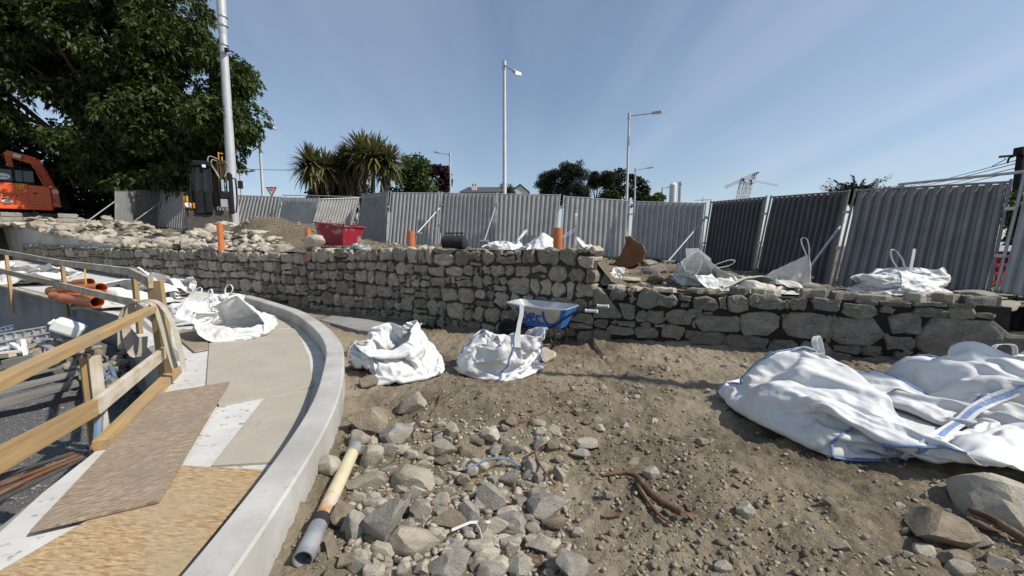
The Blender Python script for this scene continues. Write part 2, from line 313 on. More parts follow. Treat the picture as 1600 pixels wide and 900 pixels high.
def text(body, size, material, parent, origin, xdir, ydir, name='lettering', depth=.004):
    cu = bpy.data.curves.new(name, 'FONT'); cu.body = body; cu.size = size; cu.extrude = depth; cu.resolution_u = 2; cu.align_x = 'CENTER'; cu.align_y = 'CENTER'
    tmp = bpy.data.objects.new(name, cu); me = bpy.data.meshes.new_from_object(tmp); bpy.data.objects.remove(tmp)
    me.materials.clear(); me.materials.append(MATS[material]); o = bpy.data.objects.new(name, me); COL.objects.link(o)
    x = Vector(xdir).normalized(); z = x.cross(Vector(ydir)).normalized(); y = z.cross(x)
    m = Matrix((x, y, z)).transposed().to_4x4(); m.translation = Vector(origin); o.parent = parent; o.matrix_local = m
    return o
# value noise on arrays (for terrain)
_T = np.random.RandomState(5).rand(256, 256).astype(np.float32)
def vnoise(x, y):
    xi = np.floor(x).astype(int); yi = np.floor(y).astype(int); fx = x - xi; fy = y - yi; fx = fx * fx * (3 - 2 * fx); fy = fy * fy * (3 - 2 * fy)
    a, b, c, d = _T[xi & 255, yi & 255], _T[(xi + 1) & 255, yi & 255], _T[xi & 255, (yi + 1) & 255], _T[(xi + 1) & 255, (yi + 1) & 255]
    return (a * (1 - fx) + b * fx) * (1 - fy) + (c * (1 - fx) + d * fx) * fy
def fbm(x, y, o=4, g=.5):
    t = 0; a = 1; s = 0
    for k in range(o): t = t + a * (vnoise(x * 2 ** k + 17 * k, y * 2 ** k + 31 * k) - .5); s += a; a *= g
    return t / s * 2
def bump2(x, y, cx, cy, r, h): return h * np.exp(-((x - cx) ** 2 + (y - cy) ** 2) / (r * r))
def grid(name, xs, ys, hf, material, keep=None, smooth=True):
    X, Y = np.meshgrid(xs, ys, indexing='ij'); Z = hf(X, Y); nx, ny = X.shape
    V = np.stack([X, Y, Z], -1).reshape(-1, 3); i = np.arange(nx * ny).reshape(nx, ny)
    F = np.stack([i[:-1, :-1], i[1:, :-1], i[1:, 1:], i[:-1, 1:]], -1).reshape(-1, 4)
    if keep is not None:
        k = keep(X, Y).reshape(-1); F = F[k[F].all(1)]
    o = bpy.data.objects.new(name, np_mesh(name, V, F, material, smooth)); COL.objects.link(o); o['kind'] = 'structure'
    return o

# ------------------------------------------------------------------ plan of the place
MAIN = [Vector(p) for p in ((1.34, 6.35), (-5.05, 9.85), (-7.35, 11.2), (-16, 15.5), (-23.5, 19.2))]      # main stone wall, face line
LOW = [Vector(p) for p in ((1.40, 6.27), (6.15, 4.27))]
def lin(pts, x):
    xs = [p[0] for p in pts]; ys = [p[1] for p in pts]
    o = np.argsort(xs); return np.interp(x, np.array(xs)[o], np.array(ys)[o])
def path_z(x):
    s = np.maximum(0, -np.asarray(x, float) - 5); return .12 + .022 * s + .0012 * s * s
KERB = [Vector(p) for p in ((-.98, .35), (-1.03, .9), (-1.12, 1.65), (-1.27, 2.5), (-1.45, 3.2), (-1.70, 3.9), (-2.1, 4.85), (-2.6, 5.73), (-3.3, 6.72), (-4.25, 7.88), (-5.6, 9.15), (-6.7, 10.1))]   # outer edge
def smoothline(pts, n):
    out = []
    for i in range(len(pts) - 1):
        p0, p1, p2, p3 = pts[max(i - 1, 0)], pts[i], pts[i + 1], pts[min(i + 2, len(pts) - 1)]
        for k in range(n):
            t = k / n; out.append(.5 * ((2 * p1) + (p2 - p0) * t + (2 * p0 - 5 * p1 + 4 * p2 - p3) * t * t + (3 * p1 - p0 - 3 * p2 + p3) * t ** 3))
    return out + [pts[-1]]
KO = smoothline(KERB, 5)
def offset(pts, d):
    out = []
    for i, p in enumerate(pts):
        t = (pts[min(i + 1, len(pts) - 1)] - pts[max(i - 1, 0)]).normalized(); out.append(p + Vector((-t.y, t.x)) * d)
    return out
KI = offset(KO, .2)
# pit edge seen from the path
E0 = [P(268, 588, .12), P(160, 697, .12), P(0, 822, .12)]
PITLINE = [Vector((-16.5, 12.3)), Vector((-14.3, 11.2)), Vector((-10.5, 9.3)), Vector((-7.9, 7.95)), Vector((-3.95, 4.5)), E0[1].xy, E0[2].xy, Vector((-1.9, .9)), Vector((-1.7, .2))]

# terrain above the walls: heights blended between surveyed points
CP = []
for x in np.linspace(-24, -5.2, 30):
    for dy in (.25, .8): CP.append((x, lin(MAIN, x) + dy, (1.44 + .012 * max(0, -8 - x) + max(0, -15 - x) * .105) + (dy > .5) * .12))
for x in np.linspace(-4.5, 1.2, 5): CP.append((x, lin(MAIN, x) + .5, 1.50))
for x in np.linspace(2.0, 6.2, 5): CP.append((x, lin(LOW, x) + .45, .90))
CP += [(7.5, 4.2, .6), (8.5, 6.0, .68), (7.9, 6.3, .72), (6.95, 8.2, .80), (6.7, 10.3, .92), (6.1, 12.3, 1.0), (4.0, 13.4, 1.12), (1.9, 13.8, 1.3), (-.5, 14.4, 1.5), (-2.7, 15.4, 1.6), (-4.9, 16, 1.66), (-6.8, 17.6, 1.75), (-9.3, 19.1, 1.9), (-11.6, 20.2, 2.05), (-14.4, 20.8, 2.2),
       (-18, 21.8, 2.5), (-22, 22.6, 2.65), (-22, 18.9, 2.7), (-17.5, 18.2, 2.6), (-13.5, 17.2, 2.35), (-11, 15.4, 1.95), (-30, 22, 2.8), (-28, 26, 2.8), (-22, 20, 2.95), (-19, 18.9, 2.85), (-25, 21.4, 2.95), (2.6, 8.2, 1.0), (3.0, 10.5, 1.12), (.5, 9.5, 1.48), (-2, 11.5, 1.52), (12, 12, 1.0), (14, 22, 1.2), (0, 26, 1.7), (-15, 28, 2.3), (30, 30, 1.2), (0, 60, 1.8), (-40, 50, 2.3), (60, 60, 1.2)]
CP = np.array(CP)
def upper_z(x, y, rough=True):
    x = np.asarray(x, float); y = np.asarray(y, float)
    d = (x[..., None] - CP[:, 0]) ** 2 + (y[..., None] - CP[:, 1]) ** 2 + .05
    w = d ** -1.7; z = (w * CP[:, 2]).sum(-1) / w.sum(-1)
    back = np.clip((y - np.where(x > 1.3, lin(LOW, x), lin(MAIN, x)) - .25) / 1.1, 0, 1); back = back * back * (3 - 2 * back)
    z = z + back * (bump2(x, y, -8.3, 13.6, 1.5, 1.0) + bump2(x, y, -6.3, 13.4, 1.1, .55) + bump2(x, y, -10.9, 14.9, 1.3, .5) + bump2(x, y, -4.3, 13.0, .9, .12))
    if rough:
        near = np.exp(-np.maximum(0, y - 24) / 10)
        z = z + (fbm(x * 1.1, y * 1.1, 5, .55) * .11 + fbm(x * 6, y * 6, 3) * .03) * near
    return z
def kerbside(x, y):                               # distance outside the kerb (positive on the ground side)
    return x - lin([(p.y, p.x) for p in KO], y)
def ground_z(x, y):
    x = np.asarray(x, float); y = np.asarray(y, float)
    z = fbm(x * .8 + 3, y * .8, 5, .5) * .07 + fbm(x * 5, y * 5, 4, .6) * .04 + np.abs(fbm(x * 10, y * 10, 5, .7)) * .05 + np.maximum(0, fbm(x * 4 + 50, y * 4, 4, .65) - .1) * .05
    z = z + bump2(x, y, -.35, 3.75, .75, .10) + .10 * np.exp(-np.maximum(0, kerbside(x, y)) / .5) - bump2(x, y, -.3, 2.2, .5, -.05)
    dl = lin(LOW, x) - y
    z = z + np.where(x > 1.3, .15 * np.exp(-np.maximum(0, dl) / .6), .04 * np.exp(-np.maximum(0, lin(MAIN, x) - y) / .8))
    z = z + bump2(x, y, 2.6, 1.6, .8, .05) + bump2(x, y, 1.2, 1.9, .5, .04)
    return z
def gz(x, y): return float(ground_z(np.array([x]), np.array([y]))[0])
def uz(x, y): return float(upper_z(np.array([x]), np.array([y]))[0])
def on_ground(px, py, f=gz, z0=0.):               # where a sight line meets the terrain
    z = z0
    for _ in range(12): p = P(px, py, z); z = .5 * z + .5 * f(p.x, p.y)
    p = P(px, py, z); return Vector((p.x, p.y, f(p.x, p.y)))
def hit_upper(px, py, y0=4.5, y1=24):             # marching, for the ground above the walls
    y = y0; d = ray(px, py)
    while y < y1:
        t = y / d.y
        if EYE + d.z * t <= uz(d.x * t, y): break
        y += .08
    t = y / d.y; return Vector((d.x * t, y, uz(d.x * t, y)))

# ------------------------------------------------------------------ ground sheets
PIT_Z = -.9
pl = np.array([(p.y, p.x) for p in PITLINE])
xs = np.arange(-2.2, 8.2, .02); ys = np.concatenate([np.arange(.3, 1, .02), np.geomspace(1, 7.6, 260)])
gl = np.array([-60, -20, -8, -4, -2.2])
grid('ground', xs, ys, ground_z, 'dirt', lambda X, Y: (kerbside(X, Y) > -.12) & (Y < np.where(X > 1.37, lin(LOW, X) + .18, lin(MAIN, X) + .2)))
grid('ground_behind_kerb', np.arange(-8.5, -2.15, .06), np.arange(4.5, 11.6, .06), lambda X, Y: ground_z(X, Y) + .0 + np.maximum(0, path_z(X) - .12), 'dirt', lambda X, Y: (kerbside(X, Y) > -.12) & (Y < lin(MAIN, X) + .2))
grid('upper_ground', np.arange(-27, 10.4, .11), np.arange(3.2, 25, .11), upper_z, 'upper_dirt', lambda X, Y: Y > np.where(X > 1.3, np.where(X > 6.3, 3.9, lin(LOW, X) + .2), lin(MAIN, X) + .14))
far_x = np.concatenate([-np.geomspace(27, 1500, 22)[::-1], np.arange(-24, 10, 3.), np.geomspace(10.3, 1500, 22)]); far_y = np.concatenate([np.arange(-40, 24, 4.), np.geomspace(24.6, 1500, 26)])
grid('far_ground', far_x, far_y, lambda X, Y: np.where((Y > 24) | ((X > 10.2) & (Y > 3)) | ((X < -26.9) & (Y > 15)), np.minimum(upper_z(X, Y, False), 2.8) - .03, -1.6 + 0 * X), 'upper_dirt')
grid('pit_floor', np.arange(-18, -1.2, .07), np.arange(-.5, 13, .07), lambda X, Y: PIT_Z + fbm(X * .9, Y * .9, 4) * .05 + fbm(X * 8, Y * 8, 3) * .02, 'gravel')
# ------------------------------------------------------------------ stone walls
class WallLine:
    def __init__(s, pts):
        s.p = pts; s.L = [0]
        for a, b in zip(pts, pts[1:]): s.L.append(s.L[-1] + (b - a).length)
    def at(s, d):
        i = 0
        while i < len(s.p) - 2 and d > s.L[i + 1]: i += 1
        t = (s.p[i + 1] - s.p[i]).normalized(); q = s.p[i] + t * (d - s.L[i]); n = Vector((t.y, -t.x))
        if n.dot(-q) < 0: n = -n
        return q, t, n
def stone_mesh(poly, depth_in, bulge, r, name, material):
    """one stone: outline poly (s,z about its centre), a rough pillowed face; local axes s, out, z"""
    n = len(poly); V = []; F = []
    rings = ((1.0, -depth_in), (1.0, -.004), (.95, bulge * .7), (.80, bulge * 1.0), (.42, bulge * 1.02))
    for k, (sc_, o) in enumerate(rings):
        for (a, b) in poly:
            j = .022 * (k >= 2)
            V.append((a * sc_ + r.uniform(-j, j) * .5, o + (r.uniform(-.45, .45) * bulge if k >= 2 else 0), b * sc_ + r.uniform(-j, j) * .5))
    c = len(V); V.append((r.uniform(-.02, .02), bulge * r.uniform(.7, 1.2), r.uniform(-.02, .02)))
    for k in range(4):
        for i in range(n):
            j = (i + 1) % n; F.append((k * n + i, k * n + j, (k + 1) * n + j, (k + 1) * n + i))
    for i in range(n): F.append((4 * n + i, 4 * n + (i + 1) % n, c))
    me = bpy.data.meshes.new(name); me.from_pydata(V, [], F); me.update(); me.materials.append(MATS[material])
    return me, V, F
def outline(s0, s1, z0, z1, r, jit=.02, cut=.3):
    """irregular stone outline inside a cell"""
    w, h = s1 - s0, z1 - z0; m = min(w, h); cx, cz = (s0 + s1) / 2, (z0 + z1) / 2; pts = []
    for (ax, az, bx, bz) in ((-1, -1, 1, -1), (1, -1, 1, 1), (1, 1, -1, 1), (-1, 1, -1, -1)):
        cu = r.uniform(.08, cut) * m; L = (w if ax != bx else h)
        f0, f1 = cu / L, 1 - r.uniform(.08, cut) * m / L
        for f in (f0, (f0 + f1) / 2 + r.uniform(-.1, .1), f1):
            x = ax + (bx - ax) * f; z = az + (bz - az) * f
            pts.append((cx + x * w / 2 + r.uniform(-jit, jit) * (.5 if ax != bx else 1), cz + z * h / 2 + r.uniform(-jit, jit) * (.5 if az != bz else 1)))
    return pts
def coursed(s0, s1, ztop, zbot, r, cmin, cmax, wmin, wmax, gap):
    """rubble laid to rough courses between two height functions; returns cells (a, b, za, zb)"""
    cells = []; z = 0.0; H = max(ztop(s0), ztop(s1)) + .05; rows = []
    while z < H:
        h = r.uniform(cmin, cmax); rows.append((z, min(z + h, H))); z += h
    for (za, zb) in rows:
        s = s0 - r.uniform(0, .15) if za > 0 else s0; first = True
        while s < s1 - .04:
            w = r.uniform(wmin, wmax) * (.8 + .5 * (zb - za) / cmax); a, b = max(s, s0), min(s + w, s1); s += w
            if s1 - b < wmin * .6: b = s1; s = s1
            top = ztop((a + b) / 2); bot = zbot((a + b) / 2); lo_, hi_ = max(za, bot), min(zb, top)
            lo_ += .035 * math.sin(a * 1.7 + za * 5); hi_ += .035 * math.sin(a * 1.7 + zb * 5) if zb < top else 0
            if hi_ - lo_ < .07: continue
            q = r.random()
            if q < .24 and hi_ - lo_ > .2:
                f = r.choice((r.uniform(.25, .4), r.uniform(.6, .75))); m = lo_ + (hi_ - lo_) * f
                cells.append((a, b, lo_, m) if m - lo_ > .12 or r.random() < .7 else (a, (a + b) / 2, lo_, m)); cells.append((a, b, m, hi_))
                if r.random() < .5:
                    c = cells.pop(); k = r.uniform(.35, .65); x = c[0] + (c[1] - c[0]) * k; cells += [(c[0], x, c[2], c[3]), (x, c[1], c[2], c[3])]
            elif q < .34 and b - a > .2:
                x = a + (b - a) * r.choice((.28, .72)); cells += [(a, x, lo_, hi_), (x, b, lo_, hi_)]
            else: cells.append((a, b, lo_, hi_))
    return [(a + gap, b - gap, c + gap, d - gap) for a, b, c, d in cells if b - a > .06]
def lay(root, line, polys, r, material, limit, depth_in, bulge=(.022, .055), end_depth=None):
    """polys: list of (outline, size) — the largest-looking become single stones, the rest one joined part"""
    def look(p):
        cx = sum(q[0] for q in p) / len(p); q, t, n = line.at(cx); xs_ = [a for a, b in p]; zs_ = [b for a, b in p]
        return -(max(xs_) - min(xs_)) * (max(zs_) - min(zs_)) / q.length_squared
    polys = sorted(polys, key=look); SV = []; SF = []
    for k, p in enumerate(polys):
        cx = sum(q[0] for q in p) / len(p); cz = sum(q[1] for q in p) / len(p)
        q, t, n = line.at(cx); loc = [(a - cx, b - cz) for a, b in p]
        span = min(max(a for a, b in loc) - min(a for a, b in loc), max(b for a, b in loc) - min(b for a, b in loc))
        di = end_depth if (end_depth and min(a for a, b in p) < .05) else depth_in
        me, V, F = stone_mesh(loc, di, min(r.uniform(*bulge), span * .28), r, 'stone', material)
        mw = Matrix(((t.x, n.x, 0, q.x), (t.y, n.y, 0, q.y), (0, 0, 1, cz), (0, 0, 0, 1)))
        if k < limit:
            o = bpy.data.objects.new('stone', me); COL.objects.link(o); o.parent = root; o.matrix_local = Matrix.Translation(-Vector(root.location)) @ mw
        else:
            b = len(SV); SV += [mw @ Vector(v) - Vector(root.location) for v in V]; SF += [tuple(b + i for i in f) for f in F]
            bpy.data.meshes.remove(me)
    if SV:
        me = bpy.data.meshes.new('far_stones'); me.from_pydata([tuple(v) for v in SV], [], SF); me.update(); me.materials.append(MATS[material])
        o = bpy.data.objects.new('stone_courses', me); COL.objects.link(o); o.parent = root; o['kind'] = 'stuff'
def core(root, line, s0, s1, step, zb, zt, back, thick, material, name='mortar'):
    m = MB(); n = max(1, int((s1 - s0) / step)); prev = None
    for i in range(n + 1):
        s = s0 + (s1 - s0) * i / n; q, t, nn = line.at(s); a = q - nn * back; b = q - nn * (back + thick)
        cur = [(a.x, a.y, zb(s)), (b.x, b.y, zb(s)), (b.x, b.y, zt(s)), (a.x, a.y, zt(s))]
        base = len(m.v); m.v += [Vector(c) for c in cur]
        if prev is not None:
            for k in range(4): m.f.append((prev + k, prev + (k + 1) % 4, base + (k + 1) % 4, base + k))
        else: m.f.append((base, base + 1, base + 2, base + 3))
        prev = base
    m.f.append((prev + 3, prev + 2, prev + 1, prev))
    return m.build(name, material, root)
r = random.Random(21)
wl_main = WallLine(MAIN); SEAM = wl_main.L[1]
root = thing('stone_wall', 'long grey rubble stone wall with raked mortar joints running from the wheelbarrow to the far left', 'wall', (*wl_main.at(3)[0], 0))
def base_z(s):
    q = wl_main.at(s)[0]; return (.0 if q.x > -6 else float(path_z(q.x)) - .02)
top1 = lambda s: 1.56
top2 = lambda s: float(np.interp(s, [SEAM, SEAM + 3, SEAM + 9, SEAM + 16, SEAM + 22], [1.42, 1.44, 1.53, 1.62, 1.70]))
cells = coursed(0, SEAM, top1, lambda s: -.02, r, .18, .34, .14, .40, .013)
polys = [outline(*c, r, .028, .46) for c in cells]
cells = coursed(SEAM + .03, wl_main.L[-1] - .2, top2, base_z, r, .21, .36, .20, .50, .016)
polys += [outline(*c, r, .028, .46) for c in cells]
lay(root, wl_main, polys, r, 'wall_stone', 300, .10, end_depth=.44)
core(root, wl_main, .03, SEAM, .5, lambda s: -.3, lambda s: 1.53, .012, .43, 'mortar')
core(root, wl_main, SEAM + .02, wl_main.L[-1], .5, lambda s: base_z(s) - .3, lambda s: top2(s) - .05, .012, .43, 'mortar')
# brick-red joint strip where the wall steps down
q, t, n = wl_main.at(SEAM); MB().box((q.x + n.x * .02, q.y + n.y * .02, 1.30), (.16, .07, .18), (0, 0, math.atan2(t.y, t.x))).build('joint_strip', 'brick_red', root)

# low wall on the right, its stones read off the photograph and laid on the wall's own plane
wl_low = WallLine(LOW)
def on_low(px, py):
    d = ray(px, py); q, t, n = wl_low.at(0); k = n.dot(q) / (n.x * d.x + n.y * d.y); x = Vector((d.x * k, d.y * k)); return ((x - q).dot(t), EYE + d.z * k)
rootl = thing('low_stone_wall', 'low wall of big grey stones in dark wet mortar beside the wheelbarrow', 'wall', (*wl_low.at(2)[0], 0))
zoom7 = [(615, 308, 715, 378), (725, 303, 762, 342), (735, 353, 767, 392), (785, 303, 912, 432), (775, 443, 837, 512), (840, 443, 957, 517), (915, 343, 1032, 420), (965, 438, 1127, 527), (1045, 343, 1122, 382),
         (1058, 390, 1107, 420), (1095, 430, 1192, 487), (1130, 353, 1287, 437), (1298, 353, 1342, 432), (1150, 468, 1427, 574), (1353, 348, 1472, 452), (1490, 338, 1680, 428), (1432, 448, 1672, 604),
         (510, 495, 597, 545), (600, 538, 762, 592), (505, 558, 610, 640), (765, 543, 917, 614), (933, 530, 1072, 622), (1078, 558, 1126, 622), (1100, 568, 1332, 660), (1330, 602, 1592, 700), (660, 508, 772, 534), (800, 520, 872, 546), (888, 526, 962, 550), (1200, 445, 1250, 464), (1440, 612, 1600, 650), (620, 500, 655, 530), (1130, 500, 1148, 548)]
zoom8 = [(275, 358, 452, 442), (60, 372, 126, 432), (700, 376, 898, 412), (902, 392, 1130, 422), (1136, 402, 1292, 428), (560, 380, 690, 398), (130, 362, 232, 432), (465, 397, 682, 488), (92, 455, 402, 614), (362, 473, 427, 597), (413, 487, 718, 662), (758, 458, 957, 587), (945, 488, 1490, 757), (0, 618, 182, 742), (203, 640, 412, 757), (415, 662, 582, 707), (410, 703, 512, 765), (740, 603, 917, 692), (790, 700, 862, 742),
         (590, 668, 702, 725), (580, 735, 872, 830), (883, 712, 1240, 890), (1255, 808, 1760, 960), (1430, 600, 1700, 782), (690, 415, 792, 457), (900, 420, 1132, 487), (1125, 430, 1292, 498), (725, 590, 760, 618), (915, 610, 945, 640), (840, 690, 905, 715), (85, 455, 120, 485), (1285, 455, 1430, 486), (0, 750, 200, 830), (215, 765, 420, 840), (430, 775, 575, 850), (360, 600, 395, 640), (880, 890, 1240, 980)]
polys = []
for lst, ox in ((zoom7, 800), (zoom8, 1200)):
    for (a, b, c, d) in lst:
        s0, z1 = on_low(ox + a / 4, 375 + b / 4); s1, z0 = on_low(ox + c / 4, 375 + d / 4)
        zA = on_low(ox + c / 4, 375 + b / 4)[1]; zB = on_low(ox + a / 4, 375 + d / 4)[1]
        polys.append(outline(s0, s1, (z0 + zB) / 2, (z1 + zA) / 2, r, .022, .42))
tri = [on_low(800 + x / 4, 375 + y / 4) for x, y in ((508, 305), (540, 300), (592, 340), (640, 410), (690, 470), (680, 490), (600, 490), (508, 488))]; polys.append(tri[::-1])
tri = [on_low(800 + x / 4, 375 + y / 4) for x, y in ((665, 395), (720, 398), (770, 410), (768, 490), (735, 502), (700, 490))]; polys.append(tri[::-1])
STEP = on_low(1578, 520)[0]
boxes = [(min(a for a, b in p), max(a for a, b in p), max(b for a, b in p)) for p in polys]; s = .35
while s < STEP - .3:
    w = r.uniform(.14, .36); zt = r.uniform(.885, .92); lowest = max([b[2] for b in boxes if b[0] < s + w and b[1] > s and b[2] < 1.2] + [.6]) + .02
    if zt - lowest > .05: polys.append(outline(s, s + w, max(lowest, zt - .12), zt, r, .012, .4))
    s += w + r.uniform(.02, .08)
lay(rootl, wl_low, [p for p in polys if max(a for a, b in p) < STEP + 1.2], r, 'dark_stone', 300, .12, (.015, .045))
core(rootl, wl_low, 0, STEP, .6, lambda s: -.3, lambda s: .905, .018, .40, 'wet_mortar')
core(rootl, wl_low, STEP + .004, wl_low.L[-1] + .6, .4, lambda s: -.3, lambda s: .60, .018, .40, 'wet_mortar')
# rough stones bedded flat along its top
s = .12
while s < STEP - .25:
    w = r.uniform(.12, .40); q, t, n = wl_low.at(s + w / 2); th = r.uniform(.03, .095); tw = r.uniform(-.3, .3); t, n = t * math.cos(tw) + n * math.sin(tw), n * math.cos(tw) - t * math.sin(tw)
    me, V, F = stone_mesh([(x, z) for x, z in outline(-w / 2, w / 2, -.15, r.uniform(.0, .15), r, .04, .45)], th, .02, r, 'top_stone', r.choice(('rock', 'rock', 'dark_stone', 'pale_rock')))
    o = bpy.data.objects.new('top_stone', me); COL.objects.link(o); o.parent = rootl; c = q - n * r.uniform(.16, .22)
    o.matrix_local = Matrix.Translation(-Vector(rootl.location)) @ Matrix(((t.x, 0, -n.x, c.x), (t.y, 0, -n.y, c.y), (0, 1, 0, .925 + th - .012), (0, 0, 0, 1))); s += w + r.uniform(.0, .22)

# ------------------------------------------------------------------ concrete
m = MB(); prev = None
for a, b in zip(KO, KI):
    zt = .33 + float(max(0, path_z((a.x + b.x) / 2) - .12)) * .6; base = len(m.v); bv = .012; d = (b - a).normalized()
    for (p, z) in ((a, -.15), (a, zt - bv), (a + d * bv, zt), (b - d * bv, zt), (b, zt - bv), (b, -.15)): m.v.append(Vector((p.x, p.y, z)))
    if prev is not None:
        for k in range(6): m.f.append((prev + k, base + k, base + (k + 1) % 6, prev + (k + 1) % 6))
    prev = base
m.f.append(tuple(prev + k for k in range(6)))
o = m.build('concrete_kerb', 'concrete', smooth=True, angle=25); tag(o, 'smooth pale concrete upstand curving along the edge of the boarded path', 'kerb wall')
# the path itself: a slab between kerb and pit edge, climbing to the far left
inner = [Vector((p.x - .001, p.y)) for p in KI[:-1]] + [Vector((x, float(lin(MAIN, x)) + .05)) for x in (-7.4, -9, -11, -13, -15, -17, -19, -21, -23.4)]
outer = [Vector((-1.7, .2)), Vector((-1.9, .9)), E0[2].xy, E0[1].xy, Vector((-3.95, 4.5)), Vector((-5.6, 5.93)), Vector((-7.9, 7.95)), Vector((-10.5, 9.3)), Vector((-14.3, 11.2)), Vector((-16.5, 12.3)), Vector((-24, 16.1))]
def resample(pts, n):
    L = [0]
    for a, b in zip(pts, pts[1:]): L.append(L[-1] + (b - a).length)
    out = []
    for i in range(n):
        d = L[-1] * i / (n - 1); k = max(j for j in range(len(L)) if L[j] <= d + 1e-9); k = min(k, len(pts) - 2); out.append(pts[k].lerp(pts[k + 1], (d - L[k]) / (L[k + 1] - L[k])))
    return out
A, B = resample(outer, 60), resample(inner, 60); m = MB()
for i in range(60):
    for k in range(7):
        p = A[i].lerp(B[i], k / 6); m.v.append(Vector((p.x, p.y, float(path_z(p.x)))))
for i in range(59):
    for k in range(6): m.f.append((i * 7 + k, i * 7 + k + 1, i * 7 + 8 + k, i * 7 + 7 + k))
o = m.build('path', 'pale_concrete', smooth=True); o['kind'] = 'structure'
# retaining wall of the pit under the path's edge
m = MB(); prev = None
for p, q in zip(outer, offset(outer, -.25)):
    z = float(path_z(p.x)) - .004; base = len(m.v); m.v += [Vector((p.x, p.y, z)), Vector((q.x, q.y, z)), Vector((q.x, q.y, -1.4)), Vector((p.x, p.y, -1.4))]
    if prev is not None:
        for k in range(4): m.f.append((prev + k, prev + (k + 1) % 4, base + (k + 1) % 4, base + k))
    prev = base
o = m.build('pit_wall', 'pit_concrete'); tag(o, 'grey concrete retaining wall of the pit with a blue line sprayed along it', 'retaining wall')
# sprayed blue level line on it
for (a, b, w_) in ((PITLINE[2], PITLINE[3], .05), (PITLINE[3], Vector((-5.2, 5.6)), .045)):
    t = (b - a).normalized(); n = Vector((t.y, -t.x)); pts = []; n = n if n.dot(-a) > 0 else -n
    for k in range(15):
        f = .08 + .84 * k / 14; c = a.lerp(b, f) + n * .006; pts.append(Vector((c.x, c.y, float(path_z(c.x)) - .36 + .02 * math.sin(k * 1.3))))
    s_ = MB().ribbon(pts, [w_ * (.5 + .7 * abs(math.sin(k * 2.1))) for k in range(15)], (0, 0, 1), .004).build('sprayed_line', 'blue_paint', o, world=True)
# concrete upstand continuing the wall line at far left
a, b, c = Vector((-15.0, float(lin(MAIN, -15.0)))), Vector((-19.0, float(lin(MAIN, -19.0)))), Vector((-36, 25.6))
m = MB(); n = Vector((-.45, -.89)); pr = None
for p, zt in ((a, 1.60), (b, 2.10), (c, 3.5)):
    base = len(m.v); f = p - n * .10; g = p - n * .34
    m.v += [Vector((f.x, f.y, .3)), Vector((g.x, g.y, .3)), Vector((g.x, g.y, zt)), Vector((f.x, f.y, zt))]
    if pr is not None:
        for k in range(4): m.f.append((pr + k, base + k, base + (k + 1) % 4, pr + (k + 1) % 4))
    else: m.f.append((base + 3, base + 2, base + 1, base))
    pr = base
m.f.append((pr, pr + 1, pr + 2, pr + 3))
o = m.build('concrete_upstand', 'concrete'); tag(o, 'long tapering concrete upstand wall below the heap of pale stones', 'concrete wall')
p = PD(66, 369, 18.75); MB().box((p.x + .0, p.y - .0, p.z - .02), (.16, .12, .2), (0, 0, R(-26))).build('paint_mark', 'blue_paint', o)
# footing strip between the kerb and the stone wall
fp = [P(512, 501, .1), P(560, 497, .1), P(610, 512, .1), P(590, 523, .1), P(545, 522, .1)]
o = MB().prism([(p.x, p.y) for p in (P(500, 501, .1), P(520, 494, .1), P(575, 500, .1), P(640, 513, .1), P(606, 520, .1), P(560, 517, .1))], -.1, .115).build('concrete_footing', 'pit_concrete', bevel=.01); tag(o, 'low grey concrete footing showing between the curved upstand and the stone wall', 'footing')

# ------------------------------------------------------------------ boards on the path
def board(pts, z, material, label, cat='board', thick=.018, name='strand_board'):
    q = [P(x, y, z) for x, y in pts]; c = sum(q, Vector()) / len(q); e = (q[1] - q[0]); ang = math.atan2(e.y, e.x)
    rot = Matrix.Rotation(-ang, 2); loc = [rot @ (p - c).xy for p in q]
    if sum(a.x * b.y - b.x * a.y for a, b in zip(loc, loc[1:] + loc[:1])) < 0: loc.reverse()
    o = MB().prism(loc, -thick, 0).build(name, material, world=False, loc=c, bevel=.002); o.rotation_euler = (0, 0, ang); return tag(o, label, cat)
board([(420, 734), (285, 727), (-120, 960), (170, 1020)], .142, 'strand_board', 'clean honey coloured strand board lying nearest, under the muddy strip', 'board')
board([(359, 596), (249, 614), (47, 828), (249, 781)], .166, 'muddy_board', 'long muddy brown strip of strand board overlapping the clean one', 'board')
board([(322, 604), (327, 536), (430, 514), (462, 513), (483, 556), (490, 603), (342, 633)], .139, 'dusty_board', 'wide dusty grey board with rounded far corner before the white sacks', 'board', name='plywood_board')
board([(412, 623), (487, 606), (473, 660), (429, 721), (331, 727)], .138, 'dusty_board', 'dusty trapezoid board beside the curved upstand, above the honey coloured one', 'board', name='plywood_board')
board([(277, 516), (322, 513), (326, 545), (303, 549), (284, 533)], .150, 'muddy_board', 'small brown board offcut by the corner post of the railing', 'board')
board([(352, 505), (440, 497), (462, 511), (430, 513), (350, 530)], .128, 'dusty_board', 'dusty board half covered by white sacks on the path', 'board', name='plywood_board')
timber_edge = timber('edge_timber', P(275, 578, .16), P(160, 695, .16) , .11, .075, 'timber'); tag(timber_edge, 'thick yellow timber baulk along the pit edge beside the muddy board', 'timber')
for (a, b, lab) in (((0, 448, 10.9), (100, 474, 9.35), 'left length of thin timber batten on top of the pit wall'), ((104, 475, 9.3), (194, 499, 7.98), 'right length of thin timber batten on top of the pit wall below orange pipes')):
    tag(timber('edge_batten', PD(*a) + Vector((0, .03, .03)), PD(*b) + Vector((0, .03, .03)), .10, .05, 'weathered_timber'), lab, 'batten')

